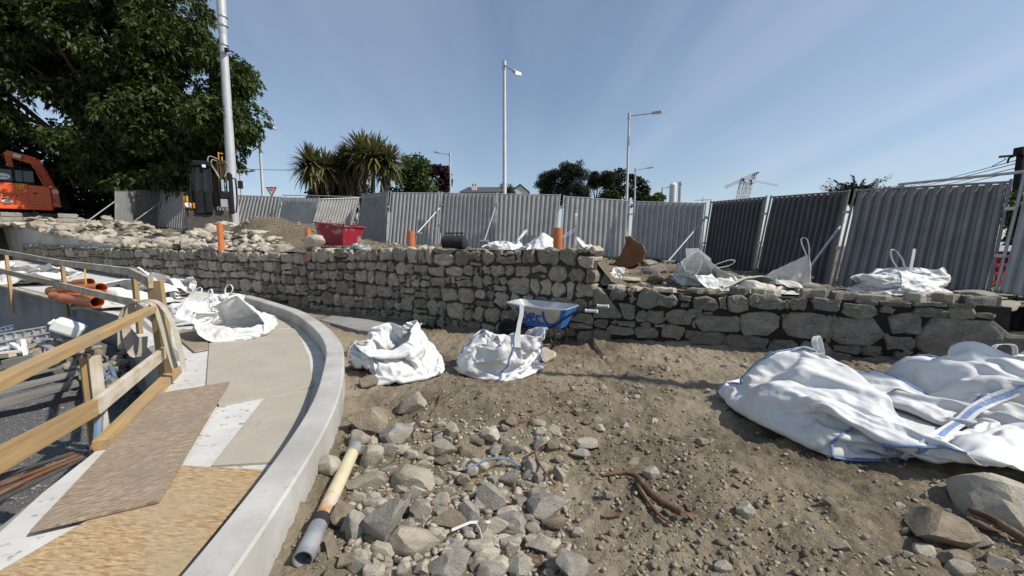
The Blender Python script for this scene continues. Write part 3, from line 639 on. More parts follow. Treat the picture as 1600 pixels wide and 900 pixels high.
# ------------------------------------------------------------------ timber railing round the pit
rail = thing('timber_railing', 'rough timber guard railing with two rails round the pit, straps hung on its corner', 'railing', P(262, 590, .12))
C = P(263, 590, .12)
def post(name, bottom, top, w=.095, h=.05, m_='timber', upv=None): return timber(name, bottom, top, w, h, m_, rail, upv or Vector((0, 1, 0)))
cz = 1.22
post('post', C + Vector((0, 0, -.1)), C + Vector((-.05, 0, cz - .12)), .16, .05, 'timber')
post('post', C + Vector((.09, -.06, -.02)), C + Vector((.05, -.05, .62)), .09, .05)
cA, cB, cC = PD(9, 394, 10.5), PD(97, 410, 9.05), PD(209, 424, 6.55)
for p, d in ((cA, 1.62), (cB, 1.25), (cC, 1.30)): post('post', p + Vector((.02, -.02, -d)), p + Vector((0, 0, .05)), .10, .06, 'timber', Vector((-.45, -.89, 0)))
far = PD(-60, 381, 11.8); ct = C + Vector((-.06, .02, cz - .14))
up = Vector((0, 0, 1))
for a, b in ((far, cB), (cB - (cB - cC).normalized() * .004 , cC), (cC, ct)): timber('rail', a + Vector((0, -.06, 0)), b + Vector((0, -.06, 0)), .045, .12, 'weathered_timber', rail)
lo = Vector((0, -.05, -.52))
for a, b in ((far + lo, cB + lo), (cB + lo, cC + lo), (cC + lo, ct + Vector((-.1, .1, -.45)))): timber('rail', a, b, .04, .13, 'weathered_timber', rail)
# near run: upper rail, lower rail in two pieces, one post of two planks
nU0, nU1 = PD(250, 477, 4.45), PD(-140, 664, 1.55)
timber('rail', nU0, nU1, .085, .065, 'timber', rail)
pst = PD(122, 566, 3.02)
post('post', pst + Vector((0, .05, -.98)), pst + Vector((0, .05, .02)), .06, .045, 'timber', Vector((.8, -.5, 0)))
post('post', pst + Vector((.05, .075, -.98)), pst + Vector((.05, .075, .03)), .075, .045, 'weathered_timber', Vector((.8, -.5, 0)))
nL0, nLm, nL1 = PD(262, 546, 4.42), PD(150, 636, 2.93), PD(-150, 800, 1.45)
timber('rail', nL0, nLm, .045, .125, 'weathered_timber', rail); timber('rail', nLm + Vector((0, -.02, 0)), nL1, .05, .125, 'timber', rail)
# webbing sling thrown over the corner
q0 = ct + Vector((0, -.1, -.28))
def drape(pts, w, side=(1, 0, 0)): return [q0 + Vector(p) for p in pts]
sl = thing('webbing_sling', 'dirty cream webbing sling draped over the corner of the timber railing', 'sling', q0)
for pts, w in (([(-.28, -.08, -.42), (-.26, -.06, -.1), (-.2, -.04, .03), (-.05, -.06, .09), (.12, -.08, .06), (.20, -.10, -.12), (.27, -.12, -.4), (.34, -.14, -.62)], .055),
               ([(-.05, -.02, .1), (.10, -.04, .09), (.24, -.08, .0), (.36, -.12, -.22), (.44, -.16, -.52), (.46, -.18, -.62)], .045),
               ([(-.16, -.03, .05), (-.22, -.06, -.18), (-.19, -.06, -.46), (-.1, -.05, -.5), (-.06, -.04, -.3)], .07)):
    P_ = smoothline([q0 + Vector(p) for p in pts], 4); MB().ribbon(P_, w, (.6, .8, .1), .008).build('strap', 'sling', sl)
# yellow rope hanging from the far rail
a = PD(140, 414, 9.0); o = MB().tube(smoothline([a + Vector((0, -.1, .04)), a + Vector((.02, -.13, -.1)), a + Vector((0, -.12, -.7)), a + Vector((.01, -.12, -1.62))], 4), .012, 6).build('rope', 'yellow_rope'); tag(o, 'thin yellow rope hanging straight down from the far timber rail', 'rope')
# ------------------------------------------------------------------ steel hoarding
def panel(tl, tr, bl, br, dl, dr, material='zinc', brace=None, label='', lean=.16, nrib=13, spike=True):
    TL, TR = PD(*tl, dl), PD(*tr, dr)
    def down(t, b, d): v = PD(*b, d - lean) - PD(*t, d); return v.normalized() * 2.0
    BL, BR = TL + down(tl, bl, dl), TR + down(tr, br, dr)
    base = (BL + BR) / 2; x = (TR - TL).normalized(); dn = ((BL - TL) + (BR - TR)).normalized(); nrm = dn.cross(x).normalized()
    if nrm.dot(-base) < 0: nrm = -nrm
    root = thing('hoarding_panel', label, 'fence panel', base, 0, 'corrugated steel hoarding panels round the site')
    # trapezoidal sheet
    W = (TR - TL).length; prof = []; n = nrib
    for k in range(n):
        u = k / n; w = 1 / n
        prof += [(u, 0), (u + w * .28, 0), (u + w * .48, 1), (u + w * .80, 1)]
    prof.append((1, 0)); m = MB(); rows = 5; rr_ = random.Random(label)
    ph = rr_.uniform(0, 6); amp = rr_.uniform(.006, .02)
    for j in range(rows + 1):
        v = .012 + .976 * j / rows
        for (u, h) in prof:
            uu = .015 + .97 * u; p = TL.lerp(TR, uu).lerp(BL.lerp(BR, uu), v)
            m.v.append(p + nrm * (h * .066 - .033 + amp * math.sin(u * 5 + v * 4 + ph) * math.sin(v * math.pi)))
    c = len(prof)
    for j in range(rows):
        for i in range(c - 1): m.f.append((j * c + i, j * c + i + 1, (j + 1) * c + i + 1, (j + 1) * c + i))
    m.build('sheet', material, root)
    for a, b, nm in ((TL + Vector((0, 0, .04)), BL, 'frame_post'), (TR + Vector((0, 0, .04)), BR, 'frame_post')): MB().tube([a, b], .022, 8).build(nm, 'galvanised' if material == 'zinc' else 'dark_zinc', root, smooth=True)
    for a, b in ((TL, TR), (BL, BR)): MB().tube([a + x * .024, b - x * .024], .02, 8).build('frame_rail', 'galvanised' if material == 'zinc' else 'dark_zinc', root, smooth=True)
    if brace:
        (ax, ay), (bx, by), da, db = brace; a, b = PD(ax, ay, da), PD(bx, by, db)
        MB().tube([a, b + (b - a).normalized() * .1], .024, 8).build('brace', 'galvanised', root, smooth=True)
        MB().box(tuple(b + Vector((0, 0, .0))), (.3, .22, .05)).build('brace_foot', 'galvanised', root)
    # couplers tying it to the next panel
    for f in (.22, .6):
        p = TR.lerp(BR, f); MB().box(tuple(p + nrm * .01 + x * .05), (.12, .05, .05), (0, 0, math.atan2(x.y, x.x))).build('coupler', 'galvanised', root)
    return root
L_ = 'hoarding panel'
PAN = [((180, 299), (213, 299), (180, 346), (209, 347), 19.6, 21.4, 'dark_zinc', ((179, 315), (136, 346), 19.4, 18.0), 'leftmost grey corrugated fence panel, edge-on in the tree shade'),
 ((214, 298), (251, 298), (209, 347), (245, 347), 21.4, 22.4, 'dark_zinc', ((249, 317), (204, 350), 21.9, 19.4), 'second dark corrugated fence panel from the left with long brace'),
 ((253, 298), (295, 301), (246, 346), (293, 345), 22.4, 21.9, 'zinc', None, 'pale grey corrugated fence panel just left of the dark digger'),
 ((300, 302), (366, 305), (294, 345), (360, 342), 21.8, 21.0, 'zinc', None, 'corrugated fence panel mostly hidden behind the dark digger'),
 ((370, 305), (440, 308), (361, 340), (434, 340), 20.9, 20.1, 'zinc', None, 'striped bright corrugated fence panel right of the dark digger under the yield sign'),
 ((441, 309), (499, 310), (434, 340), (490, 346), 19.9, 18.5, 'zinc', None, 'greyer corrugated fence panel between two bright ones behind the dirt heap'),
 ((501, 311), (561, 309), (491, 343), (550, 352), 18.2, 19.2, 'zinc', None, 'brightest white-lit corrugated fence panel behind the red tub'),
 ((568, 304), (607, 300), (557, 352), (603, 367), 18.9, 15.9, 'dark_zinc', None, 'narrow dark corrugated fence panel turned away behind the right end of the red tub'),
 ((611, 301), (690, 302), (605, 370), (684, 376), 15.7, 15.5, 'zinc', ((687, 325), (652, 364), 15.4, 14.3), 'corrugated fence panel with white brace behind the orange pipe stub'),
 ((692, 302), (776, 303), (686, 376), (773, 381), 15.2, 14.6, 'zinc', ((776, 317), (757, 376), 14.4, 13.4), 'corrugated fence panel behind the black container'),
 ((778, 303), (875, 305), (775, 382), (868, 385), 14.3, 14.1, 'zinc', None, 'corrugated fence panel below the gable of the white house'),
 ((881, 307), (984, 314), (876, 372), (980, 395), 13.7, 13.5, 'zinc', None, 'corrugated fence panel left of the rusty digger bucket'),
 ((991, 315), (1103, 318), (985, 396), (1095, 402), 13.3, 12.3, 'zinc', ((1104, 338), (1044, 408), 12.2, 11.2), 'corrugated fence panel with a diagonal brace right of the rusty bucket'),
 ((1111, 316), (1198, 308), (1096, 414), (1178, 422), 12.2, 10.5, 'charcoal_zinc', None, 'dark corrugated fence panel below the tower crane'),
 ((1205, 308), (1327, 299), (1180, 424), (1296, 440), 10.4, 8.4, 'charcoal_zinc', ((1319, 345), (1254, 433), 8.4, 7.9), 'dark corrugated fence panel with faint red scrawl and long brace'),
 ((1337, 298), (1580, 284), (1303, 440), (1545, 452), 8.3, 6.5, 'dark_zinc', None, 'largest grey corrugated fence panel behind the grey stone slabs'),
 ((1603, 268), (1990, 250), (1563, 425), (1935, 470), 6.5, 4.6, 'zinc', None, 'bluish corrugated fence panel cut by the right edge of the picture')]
PR = []
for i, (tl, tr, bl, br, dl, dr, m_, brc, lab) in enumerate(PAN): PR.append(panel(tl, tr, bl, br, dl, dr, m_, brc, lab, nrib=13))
# faint red scrawl on one panel
a = PD(1222, 372, 9.72); b = PD(1262, 372, 9.1)
for k in range(4):
    c = a.lerp(b, k / 3.2) + Vector((-.04, -.05, 0)); pts = smoothline([c + Vector((.0, -.0, .10)), c + Vector((.02, -.03, -.1)), c + Vector((.08, -.1, .08)), c + Vector((.1, -.13, -.06))], 4)
    MB().ribbon(pts, .03, (0, 0, 1), .004).build('scrawl', 'brown_oil', PR[14])
# a long tube clipped along the top of the big panel
MB().tube([PD(1400, 293, 7.75) + Vector((0, -.04, .05)), PD(1640, 270, 6.2) + Vector((0, -.05, .05))], .024, 8).build('top_tube', 'galvanised', PR[15], smooth=True)

# ------------------------------------------------------------------ bulk bags
# each sack shape is an open box of woven cloth dropped on a few lumps and left to fall
def bag_topology(n, w, h):
    key = {}; F = []; V = []
    def vid(i, j, k):
        q = (i, j, k)
        if q not in key: key[q] = len(key); V.append(((i / n - .5) * w, (j / n - .5) * w, k / n * h))
        return key[q]
    for i in range(n):
        for j in range(n): F.append((vid(i, j, 0), vid(i, j + 1, 0), vid(i + 1, j + 1, 0), vid(i + 1, j, 0)))
    per = [(i, 0) for i in range(n)] + [(n, j) for j in range(n)] + [(n - i, n) for i in range(n)] + [(0, n - j) for j in range(n)]
    for a in range(len(per)):
        b = (a + 1) % len(per)
        for k in range(n): F.append((vid(*per[a], k), vid(*per[b], k), vid(*per[b], k + 1), vid(*per[a], k + 1)))
    return V, F, vid
#        cells, width, height, lumps (seed, count, spread, r0, r1, lift), corners held up, frames, seed, lean, stiffness, crumple
SACKS = {'slump': (20, .92, .88, (3, 16, .33, .10, .17, .30), [(0, 1)], 52, 3, (.12, -.05), .9, .04),
         'flat': (25, .95, .80, (5, 9, .33, .08, .13, .06), [], 62, 5, (-.2, .12), .9, .04),
         'heap': (25, .95, .78, (8, 26, .36, .10, .17, .44), [], 40, 8, (.12, .1), 1.2, .04),
         'tent': (25, .98, .62, (11, 12, .36, .10, .16, .14), [(.5, 0)], 58, 11, (0, .35), .9, .04),
         'drape': (20, 1.0, .90, (21, 10, .40, .08, .14, .20), [], 62, 23, (-.3, -.35), .9, .04),
         'sweep': (30, 1.3, .90, (37, 22, .50, .12, .20, .20), [], 58, 41, (.25, -.3), 2.6, .03),
         'large': (27, 1.2, .95, (14, 14, .48, .12, .20, .12), [], 66, 14, (.3, -.1), .9, .04)}
def drop_sacks():
    tmp = bpy.data.scenes.new('cloth_rig'); objs = {}; trash = []
    def put(name, me, col): o = bpy.data.objects.new(name, me); col.objects.link(o); trash.append(o); return o
    unit = bpy.data.meshes.new('lump')
    import bmesh
    bm = bmesh.new(); bmesh.ops.create_icosphere(bm, subdivisions=2, radius=1); bm.to_mesh(unit); bm.free()
    for idx, (kind, (n, w, h, lumps, pins, frames, seed, push, bend, jit)) in enumerate(SACKS.items()):
        V, F, vid = bag_topology(n, w, h); ox = idx * 6.0; W = []
        for (x, y, z) in V:
            f = z / h; a = noise.noise_vector(Vector((x * 2.3 + seed, y * 2.3, z * 2.3))) * jit * 3 * f
            b = noise.noise_vector(Vector((x * 7 + seed, y * 7, z * 7))) * .028 * (.35 + .65 * f) * (.5 if bend > 2 else 1); c = noise.noise_vector(Vector((x * 15 + seed, y * 15, z * 15))) * .014 + noise.noise_vector(Vector((x * 27, y * 27 + seed, z * 27))) * .007
            rr_ = 1 - .13 * max(0, abs(x) / w * 2 + abs(y) / w * 2 - 1.35)
            W.append((ox + x * rr_ + a.x + push[0] * f * f + b.x + c.x, y * rr_ + a.y + push[1] * f * f + b.y + c.y, z + a.z * .5 + .03 + abs(b.z) * .6))
        col = bpy.data.collections.new('rig'); tmp.collection.children.link(col)
        me = bpy.data.meshes.new('cloth'); me.from_pydata(W, [], F); o = put('cloth', me, col); objs[kind] = (o, ox, n, vid, F)
        gm = bpy.data.meshes.new('bed'); gm.from_pydata([(ox - 2.8, -3, 0), (ox + 2.8, -3, 0), (ox + 2.8, 3, 0), (ox - 2.8, 3, 0)], [], [(0, 1, 2, 3)]); hard = [put('bed', gm, col)]
        q = random.Random(lumps[0]); sd_, cnt, spread, r0, r1, lift = lumps; MM = MB()
        for k in range(cnt):
            a = q.uniform(0, 6.28); d = spread * math.sqrt(q.random()); rad = q.uniform(r0, r1); z = .02 + rad * .75 + q.uniform(0, lift) * (1 - d / spread / 1.2)
            base = len(MM.v); MM.v += [Vector((ox + d * math.cos(a), d * math.sin(a), z)) + Vector((v.co.x, v.co.y, v.co.z * .75)) * rad * (1 + .18 * (q.random() - .5)) for v in unit.vertices]; MM.f += [tuple(base + i for i in p.vertices) for p in unit.polygons]
        lm = bpy.data.meshes.new('lumps'); lm.from_pydata([tuple(v) for v in MM.v], [], MM.f); hard.append(put('lumps', lm, col))
        for g in hard: g.modifiers.new('hit', 'COLLISION'); g.collision.thickness_outer = .009; g.collision.cloth_friction = 25
        if pins:
            vg = o.vertex_groups.new(name='held'); vg.add([vid(int(i * n), int(j * n), n) for i, j in pins], 1.0, 'REPLACE')
        md = o.modifiers.new('cloth', 'CLOTH'); s = md.settings; s.quality = 5; s.mass = .25 * (24 / n) ** 2 * (.9 if n < 24 else 1); s.tension_stiffness = s.compression_stiffness = 25; s.shear_stiffness = 15; s.bending_stiffness = bend; s.tension_damping = 10; s.bending_damping = 1; s.air_damping = 1.5
        if pins: s.vertex_group_mass = 'held'
        cs = md.collision_settings; cs.use_self_collision = True; cs.self_distance_min = .012; cs.distance_min = .008; cs.collision_quality = 2; cs.self_friction = 15; cs.collection = col
        md.point_cache.frame_start = 1; md.point_cache.frame_end = 70
    out = {}
    for f in range(1, 68):
        tmp.frame_set(f); dg = tmp.view_layers[0].depsgraph
        for kind, (o, ox, n, vid, F) in objs.items():
            if SACKS[kind][5] == f:
                e = o.evaluated_get(dg); me = e.to_mesh(); co = np.empty(len(me.vertices) * 3, np.float32); me.vertices.foreach_get('co', co); e.to_mesh_clear(); out[kind] = (co.reshape(-1, 3).astype(float) - np.array([ox, 0, 0]), F, None, vid, n)
    for o in trash: bpy.data.objects.remove(o)
    bpy.data.scenes.remove(tmp)
    for c in [c for c in bpy.data.collections if c.name.startswith('rig')]: bpy.data.collections.remove(c)
    return out
BAGCACHE = drop_sacks()
CREASE = bpy.data.textures.new('creases', 'CLOUDS'); CREASE.noise_type = 'HARD_NOISE'; CREASE.noise_scale = .16; CREASE.noise_depth = 2
def bag_shape(kind): return BAGCACHE[kind]
def bag(kind, loc, rotz, scale, label, material='white_sheet', mirror=False, loops=((0, 0),), seams='strap', stones=0, group='white bulk bags about the site', tilt=(0, 0), name='bulk_bag', loopdir=None):
    V, F, per, vid, n = bag_shape(kind); S = Vector(scale) if not isinstance(scale, (int, float)) else Vector((scale,) * 3)
    V = V * np.array([(-1 if mirror else 1) * S.x, S.y, S.z])
    F = [f[::-1] for f in F] if mirror else F
    root = thing(name, label, 'bulk bag', loc, R(rotz), group); root.rotation_euler = (R(tilt[0]), R(tilt[1]), R(rotz))
    o = bpy.data.objects.new('sack', np_mesh('sack', V, F, material, True)); COL.objects.link(o); o.parent = root
    sd_ = o.modifiers.new('solid', 'SOLIDIFY'); sd_.thickness = .004; ss = o.modifiers.new('smooth', 'SUBSURF'); fine = name == 'bulk_bag' and Vector(loc).length < 9; ss.levels = 1; ss.render_levels = 2 if fine else 1
    if fine:
        ss.levels = 2; dp = o.modifiers.new('creases', 'DISPLACE'); dp.texture = CREASE; dp.strength = -.013; dp.mid_level = .45; dp.texture_coords = 'LOCAL'
    at = lambda i, j, k: Vector(V[vid(i, j, k)])
    ctr = Vector(V.mean(0))
    # seams up the corners and round the base
    def seam(ids, w, m_, nm):
        pts = [at(*q) for q in ids]; pts = [p + (p - Vector((ctr.x, ctr.y, .1))).normalized() * .007 for p in pts]
        pts = [(pts[max(i - 1, 0)] + pts[i] * 2 + pts[min(i + 1, len(pts) - 1)]) / 4 for i in range(len(pts))]
        MB().tube(pts, [w * .5] * len(pts), 6).build(nm, m_, root, world=False, smooth=True)
    for (i, j) in ((0, 0), (n, 0), (n, n), (0, n)): seam([(i, j, k) for k in range(0, n + 1)], .016 if seams == 'strap' else .02, seams, 'corner_seam')
    if seams != 'strap':
        seam([(i, 0, 0) for i in range(n + 1)], .016, seams, 'base_seam'); seam([(i, n, 0) for i in range(n + 1)], .016, seams, 'base_seam')
    # lifting loops
    for q in loops:
        ci, cj = q[0] * n, q[1] * n; h = q[2] if len(q) > 2 else .28
        lean_ = Vector(q[3]) if len(q) > 3 else Vector((.25, .1, 1))
        a = at(ci, cj, n - 1); di = 3 if q[0] == 0 else -3; b = at(ci + di, cj, n - 1) if len(q) < 5 else a + Vector((.03, .0, 0))
        mid = (a + b) / 2; d = lean_.normalized(); side = (b - a); side = side.normalized() if side.length > 1e-3 else Vector((1, 0, 0)); wd = .045
        pts = smoothline([at(ci, cj, n - 5), at(ci, cj, n - 3) + Vector((0, 0, .012)), a + Vector((0, 0, .012)), a.lerp(mid, .1) + d * h * .5 - side * .03, mid - side * .04 + d * h * .9, mid + d * h, mid + side * .04 + d * h * .88, b.lerp(mid, .1) + d * h * .48 + side * .02, b + Vector((0, 0, .012)), b - Vector((0, 0, .05))], 3)
        MB().ribbon(pts, wd, side.cross(d) if side.cross(d).length > .1 else (0, 1, 0), .006).build('lifting_loop', 'strap', root, world=False)
    return root
def rim_strap(root, kind, scale, near, lean, h):
    """a strap standing up from the highest point of the sack's rim"""
    V = bag_shape(kind)[0] * np.array(scale); q = Vector(V[int(np.argmax(V @ np.array(near)))]); inv = Matrix.Rotation(-root.rotation_euler.z, 3, 'Z'); d = (inv @ Vector(lean)).normalized(); sd = inv @ Vector((1, .3, 0)); dn = inv @ Vector((-.02, -.03, -.16))
    MB().ribbon(smoothline([q + dn, q + dn * .4, q + d * h * .3, q + d * h * .65 + sd * .012, q + d * h], 3), [.12 - .07 * min(1, i / 5) for i in range(13)], sd, .008).build('lifting_loop', 'strap', root, world=False)
def top_of(px, Y): p = PD(px, 385, Y); return Vector((p.x, p.y, uz(p.x, p.y) - .02))
def ground_at(px, py): return on_ground(px, py)
def pz(px, py):
    z = .12
    for _ in range(8): p = P(px, py, z); z = float(path_z(p.x))
    return Vector((p.x, p.y, z))
bagA = bag('flat', ground_at(634, 582), 24, (.95, .95, 1.2), 'collapsed open white sack with a few stones inside, left of the upright-strapped one', loops=((0, 0, .18, (.6, -.5, .25)), (1, 1, .2, (1, -.3, .2))), seams='strap')
bagB = bag('heap', ground_at(782, 578), 318, (1.0, .95, .98), 'plump white sack with one corner strap standing up beside the wheelbarrow', mirror=False, loops=((0, 0, .12, (.7, -.2, .3)),), seams='blue_stitch')
rim_strap(bagB, 'heap', (1.0, .95, .98), (-.05, 0, 1), (.13, .05, 1), .34)
pC = ground_at(1308, 660)
bagC = bag('sweep', pC + Vector((0, 0, .03)), 8, (1.25, 1.08, 1.25), 'biggest white sack, slumped with blue stitched seams on the right', loops=((0, 1, .2, (.4, .5, .8)),), seams='blue_stitch')
bagD = bag('large', ground_at(1560, 640), -15, (1.25, 1.0, 1.5), 'flattened white sack behind the biggest one at the right edge', loops=((0, 1, .22, (.8, .4, .6)),), seams='blue_stitch')
def drape_strap(sacks, px_pts, w, parent, material, lift, name):
    from mathutils.bvhtree import BVHTree
    VV = []; FF = []
    for b, kind, sc_ in sacks:
        M = Matrix.LocRotScale(b.location, b.rotation_euler, Vector(sc_)); V, F = bag_shape(kind)[:2]; k = len(VV); VV += [M @ Vector(v) for v in V]; FF += [tuple(k + i for i in f) for f in F]
    tree_ = BVHTree.FromPolygons(VV, FF); eye = Vector((0, 0, EYE)); pts = []; nrm_ = []
    for a, b in zip(px_pts, px_pts[1:]):
        for k in range(5):
            d = ray(a[0] + (b[0] - a[0]) * k / 5, a[1] + (b[1] - a[1]) * k / 5).normalized(); h, nn_, _, _ = tree_.ray_cast(eye, d)
            if h is not None: nn_ = nn_ if nn_.dot(d) < 0 else -nn_; pts.append(h + nn_ * lift); nrm_.append(nn_)
    for _ in range(3): pts = [pts[0]] + [(pts[i - 1] + pts[i] * 2 + pts[i + 1]) / 4 for i in range(1, len(pts) - 1)] + [pts[-1]]
    for _ in range(4): nrm_ = [nrm_[0]] + [(nrm_[i - 1] + nrm_[i] + nrm_[i + 1]).normalized() for i in range(1, len(nrm_) - 1)] + [nrm_[-1]]
    sides = [nrm_[i].cross((pts[min(i + 1, len(pts) - 1)] - pts[max(i - 1, 0)]).normalized()) for i in range(len(pts))]
    MB().ribbon(pts, w, sides, .008).build(name, material, parent)
line_ = [(1262, 742), (1330, 736), (1400, 716), (1460, 690), (1510, 655), (1545, 625), (1590, 606)]
two_ = [(bagC, 'sweep', (1.25, 1.08, 1.25)), (bagD, 'large', (1.25, 1.0, 1.5))]
drape_strap(two_, line_, .085, bagC, 'strap', .035, 'webbing_strap'); drape_strap(two_, line_, .034, bagC, 'blue_stitch', .045, 'blue_seam')
bagE = bag('heap', pz(318, 500), 40, (1.25, 1.15, .85), 'white sack heaped on the path against the railing corner, left of its twin', loops=((0, 0, .3, (.5, .2, .7)), (1, 1, .2, (.2, 0, 1))))
bagF = bag('tent', pz(372, 518), 195, (1.12, 1.05, .95), 'peaked white sack nearest on the path with a loop sticking up', loops=((1, 0, .34, (0, 0, 1)), (0, 1, .15, (.8, .2, .3))))
bagG = bag('drape', pz(200, 470), 100, (1.6, 1.4, 1.9), 'white sack on the path behind the orange pipes', loops=((0, 0, .2, (.3, 0, 1)),))
bagG2 = bag('flat', pz(252, 462), 200, (1.3, 1.2, 1.5), 'white sack between the orange pipes and the railing corner', loops=((1, 1, .25, (.5, 0, .6)),))
bagH = bag('large', pz(20, 440), 10, (1.6, 1.4, 1.6), 'far white sack at the left edge behind the timber railing', loops=((1, 0, .25, (.8, 0, .5)),))
bagI = bag('heap', top_of(788, 9.2), 60, (.9, .85, .62), 'white sack on dirt behind the wall between black drum and last orange stub', loops=((1, 0, .5, (.8, 0, .5), 1),))
bagJ = bag('tent', top_of(846, 8.1), 10, (.85, .8, .72), 'white sack half hidden behind the tallest orange pipe stub on the wall', loops=((1, 0, .5, (.8, 0, .5), 1),))
bagK = bag('slump', top_of(914, 7.3), 80, (.45, .42, .36), 'small white sack whose strap stands up at the end of the wall', loops=((0, 1, .42, (.05, 0, 1), 1),))
p = Vector((1.62, 7.0, .93)); bagL = bag('heap', p, -30, (.62, .62, .55), 'white sack tucked behind the square end of the stone wall', loops=())
p = PD(1090, 455, 6.9); bagM = bag('tent', (p.x, p.y, uz(p.x, p.y) - .02), 170, (.92, .8, .92), 'white sack with a printed tag on the low wall right of the rubble', loops=((0, 0, .3, (-.8, 0, .35)), (1, 1, .3, (-.2, 0, .6))))
p = PD(1190, 455, 6.5); bagN = bag('drape', (p.x, p.y, uz(p.x, p.y)), 20, (.85, .8, .78), 'muddy torn sack on the low wall spilling soil', material='dusty_sheet', loops=())
p = PD(1232, 450, 6.4); bagO = bag('slump', (p.x, p.y, uz(p.x, p.y)), 160, (.55, .5, .62), 'dirty white sack with a tall round strap loop on the low wall', material='dusty_sheet', loops=((0, 1, .30, (.25, 0, 1), 1),))
p = PD(1415, 470, 5.85); bagP = bag('heap', (p.x - .1, p.y, uz(p.x, p.y) - .02), 10, (1.3, .8, .66), 'wide grey-white tented sack with an upright strap on the low wall', loops=((1, 1, .35, (-.5, 0, .8)),), material='white_sheet')
tp = PD(1424, 424, 5.85)
MB().ribbon([tp + Vector((-.02, 0, -.06)), tp + Vector((-.01, 0, .1)), tp + Vector((.0, 0, .2)), tp + Vector((.01, 0, .33))], .055, (1, .2, 0), .008).build('lifting_loop', 'strap', bagP)
# printed tag on one sack
c = PD(1108, 437, 6.42); tgm = MB().box((0, 0, 0), (.2, .006, .14)).build('printed_tag', 'sticker_white', bagM, world=False, loc=None)
tgm.parent = bagM; bpy.context.view_layer.update(); tgm.matrix_world = Matrix.Translation(c) @ Euler((R(-35), R(-25), R(10))).to_matrix().to_4x4()
for k in range(5): t_ = MB().box((-.06 if k < 2 else .02, -.005, .045 - .022 * k), (.05 if k < 2 else .1, .004, .012)).build('printed_mark', 'lettering', tgm, world=False)
# ------------------------------------------------------------------ loose stones
def rock_mesh(seed, material, sub=3, cuts=12, rough=.024, low=.45):
    import bmesh
    q = random.Random(seed); bm = bmesh.new(); bmesh.ops.create_icosphere(bm, subdivisions=sub, radius=.5)
    planes = []
    for k in range(cuts):
        v = Vector((q.gauss(0, 1), q.gauss(0, 1), q.gauss(0, 1))).normalized(); planes.append((v, q.uniform(low - .20, low - .04)))
    for v in bm.verts:
        p = v.co.copy()
        for _ in range(3):
            for n, d in planes:
                e = p.dot(n) - d
                if e > 0: p -= n * e
        nn = noise.fractal(p * 3.1 + Vector((seed * 1.7, 0, 0)), 1.0, 2.1, 4); n3 = noise.noise(p * 11 + Vector((seed, 3, 1)))
        v.co = p + p.normalized() * (nn * rough + n3 * rough * .35)
    lo_ = Vector([min(v.co[i] for v in bm.verts) for i in range(3)]); hi_ = Vector([max(v.co[i] for v in bm.verts) for i in range(3)])
    for v in bm.verts:
        for i in range(3): v.co[i] = (v.co[i] - (lo_[i] + hi_[i]) / 2) / (hi_[i] - lo_[i])
    me = bpy.data.meshes.new('rock'); bm.to_mesh(me); bm.free(); me.materials.append(MATS[material])
    me.polygons.foreach_set('use_smooth', np.ones(len(me.polygons), bool)); me.set_sharp_from_angle(angle=R(24))
    return me
ROCKS = {m_: [rock_mesh(100 * i + k, m_) for k in range(7)] for i, m_ in enumerate(('rock', 'grey_rock', 'pale_rock', 'brown_rock'))}
ROCKS2 = {m_: [rock_mesh(900 + 100 * i + k, m_, 2, 11, .03, .45) for k in range(6)] for i, m_ in enumerate(('rock', 'grey_rock', 'pale_rock', 'brown_rock'))}
def rock(me, loc, size, rot, label, group=None, name='rock'):
    o = bpy.data.objects.new(name, me); COL.objects.link(o); o.location = loc; o.scale = size; o.rotation_euler = rot; return tag(o, label, 'rock', group)
rr = random.Random(77); HUE = {'rock': 'tan', 'grey_rock': 'grey', 'pale_rock': 'pale', 'brown_rock': 'brown'}
def rock_px(x, y, w, h, m_, label, zf=gz, tall=.78, name='rock', seed=None, ang=0.):
    p = on_ground(x, y + h * .28, zf) if zf is gz else hit_upper(x, y + h * .35, 5)
    t = (p - Vector((0, 0, EYE))).length * .985; a = 1.1 * w / FPX * p.y / ray(x, y).y; hh = 1.1 * h / FPX * p.y / ray(x, y).y
    dip = math.atan2(EYE - p.z, p.y)              # how much of the pixel height is footprint
    sz = hh * tall * math.cos(dip) + .02; sy = max(a * .6, min(a * 1.3, (hh - sz * math.cos(dip) * .8) / max(.25, math.sin(dip))))
    lst = ROCKS[m_]; k = rr.randrange(len(lst)) if seed is None else seed
    return rock(lst[k], (p.x, p.y, p.z + sz * .25), (a * 1.02, sy, sz), (rr.uniform(-.15, .15), rr.uniform(-.12, .12) + ang, rr.choice((0, math.pi)) + rr.uniform(-.2, .2)), label, None, name)
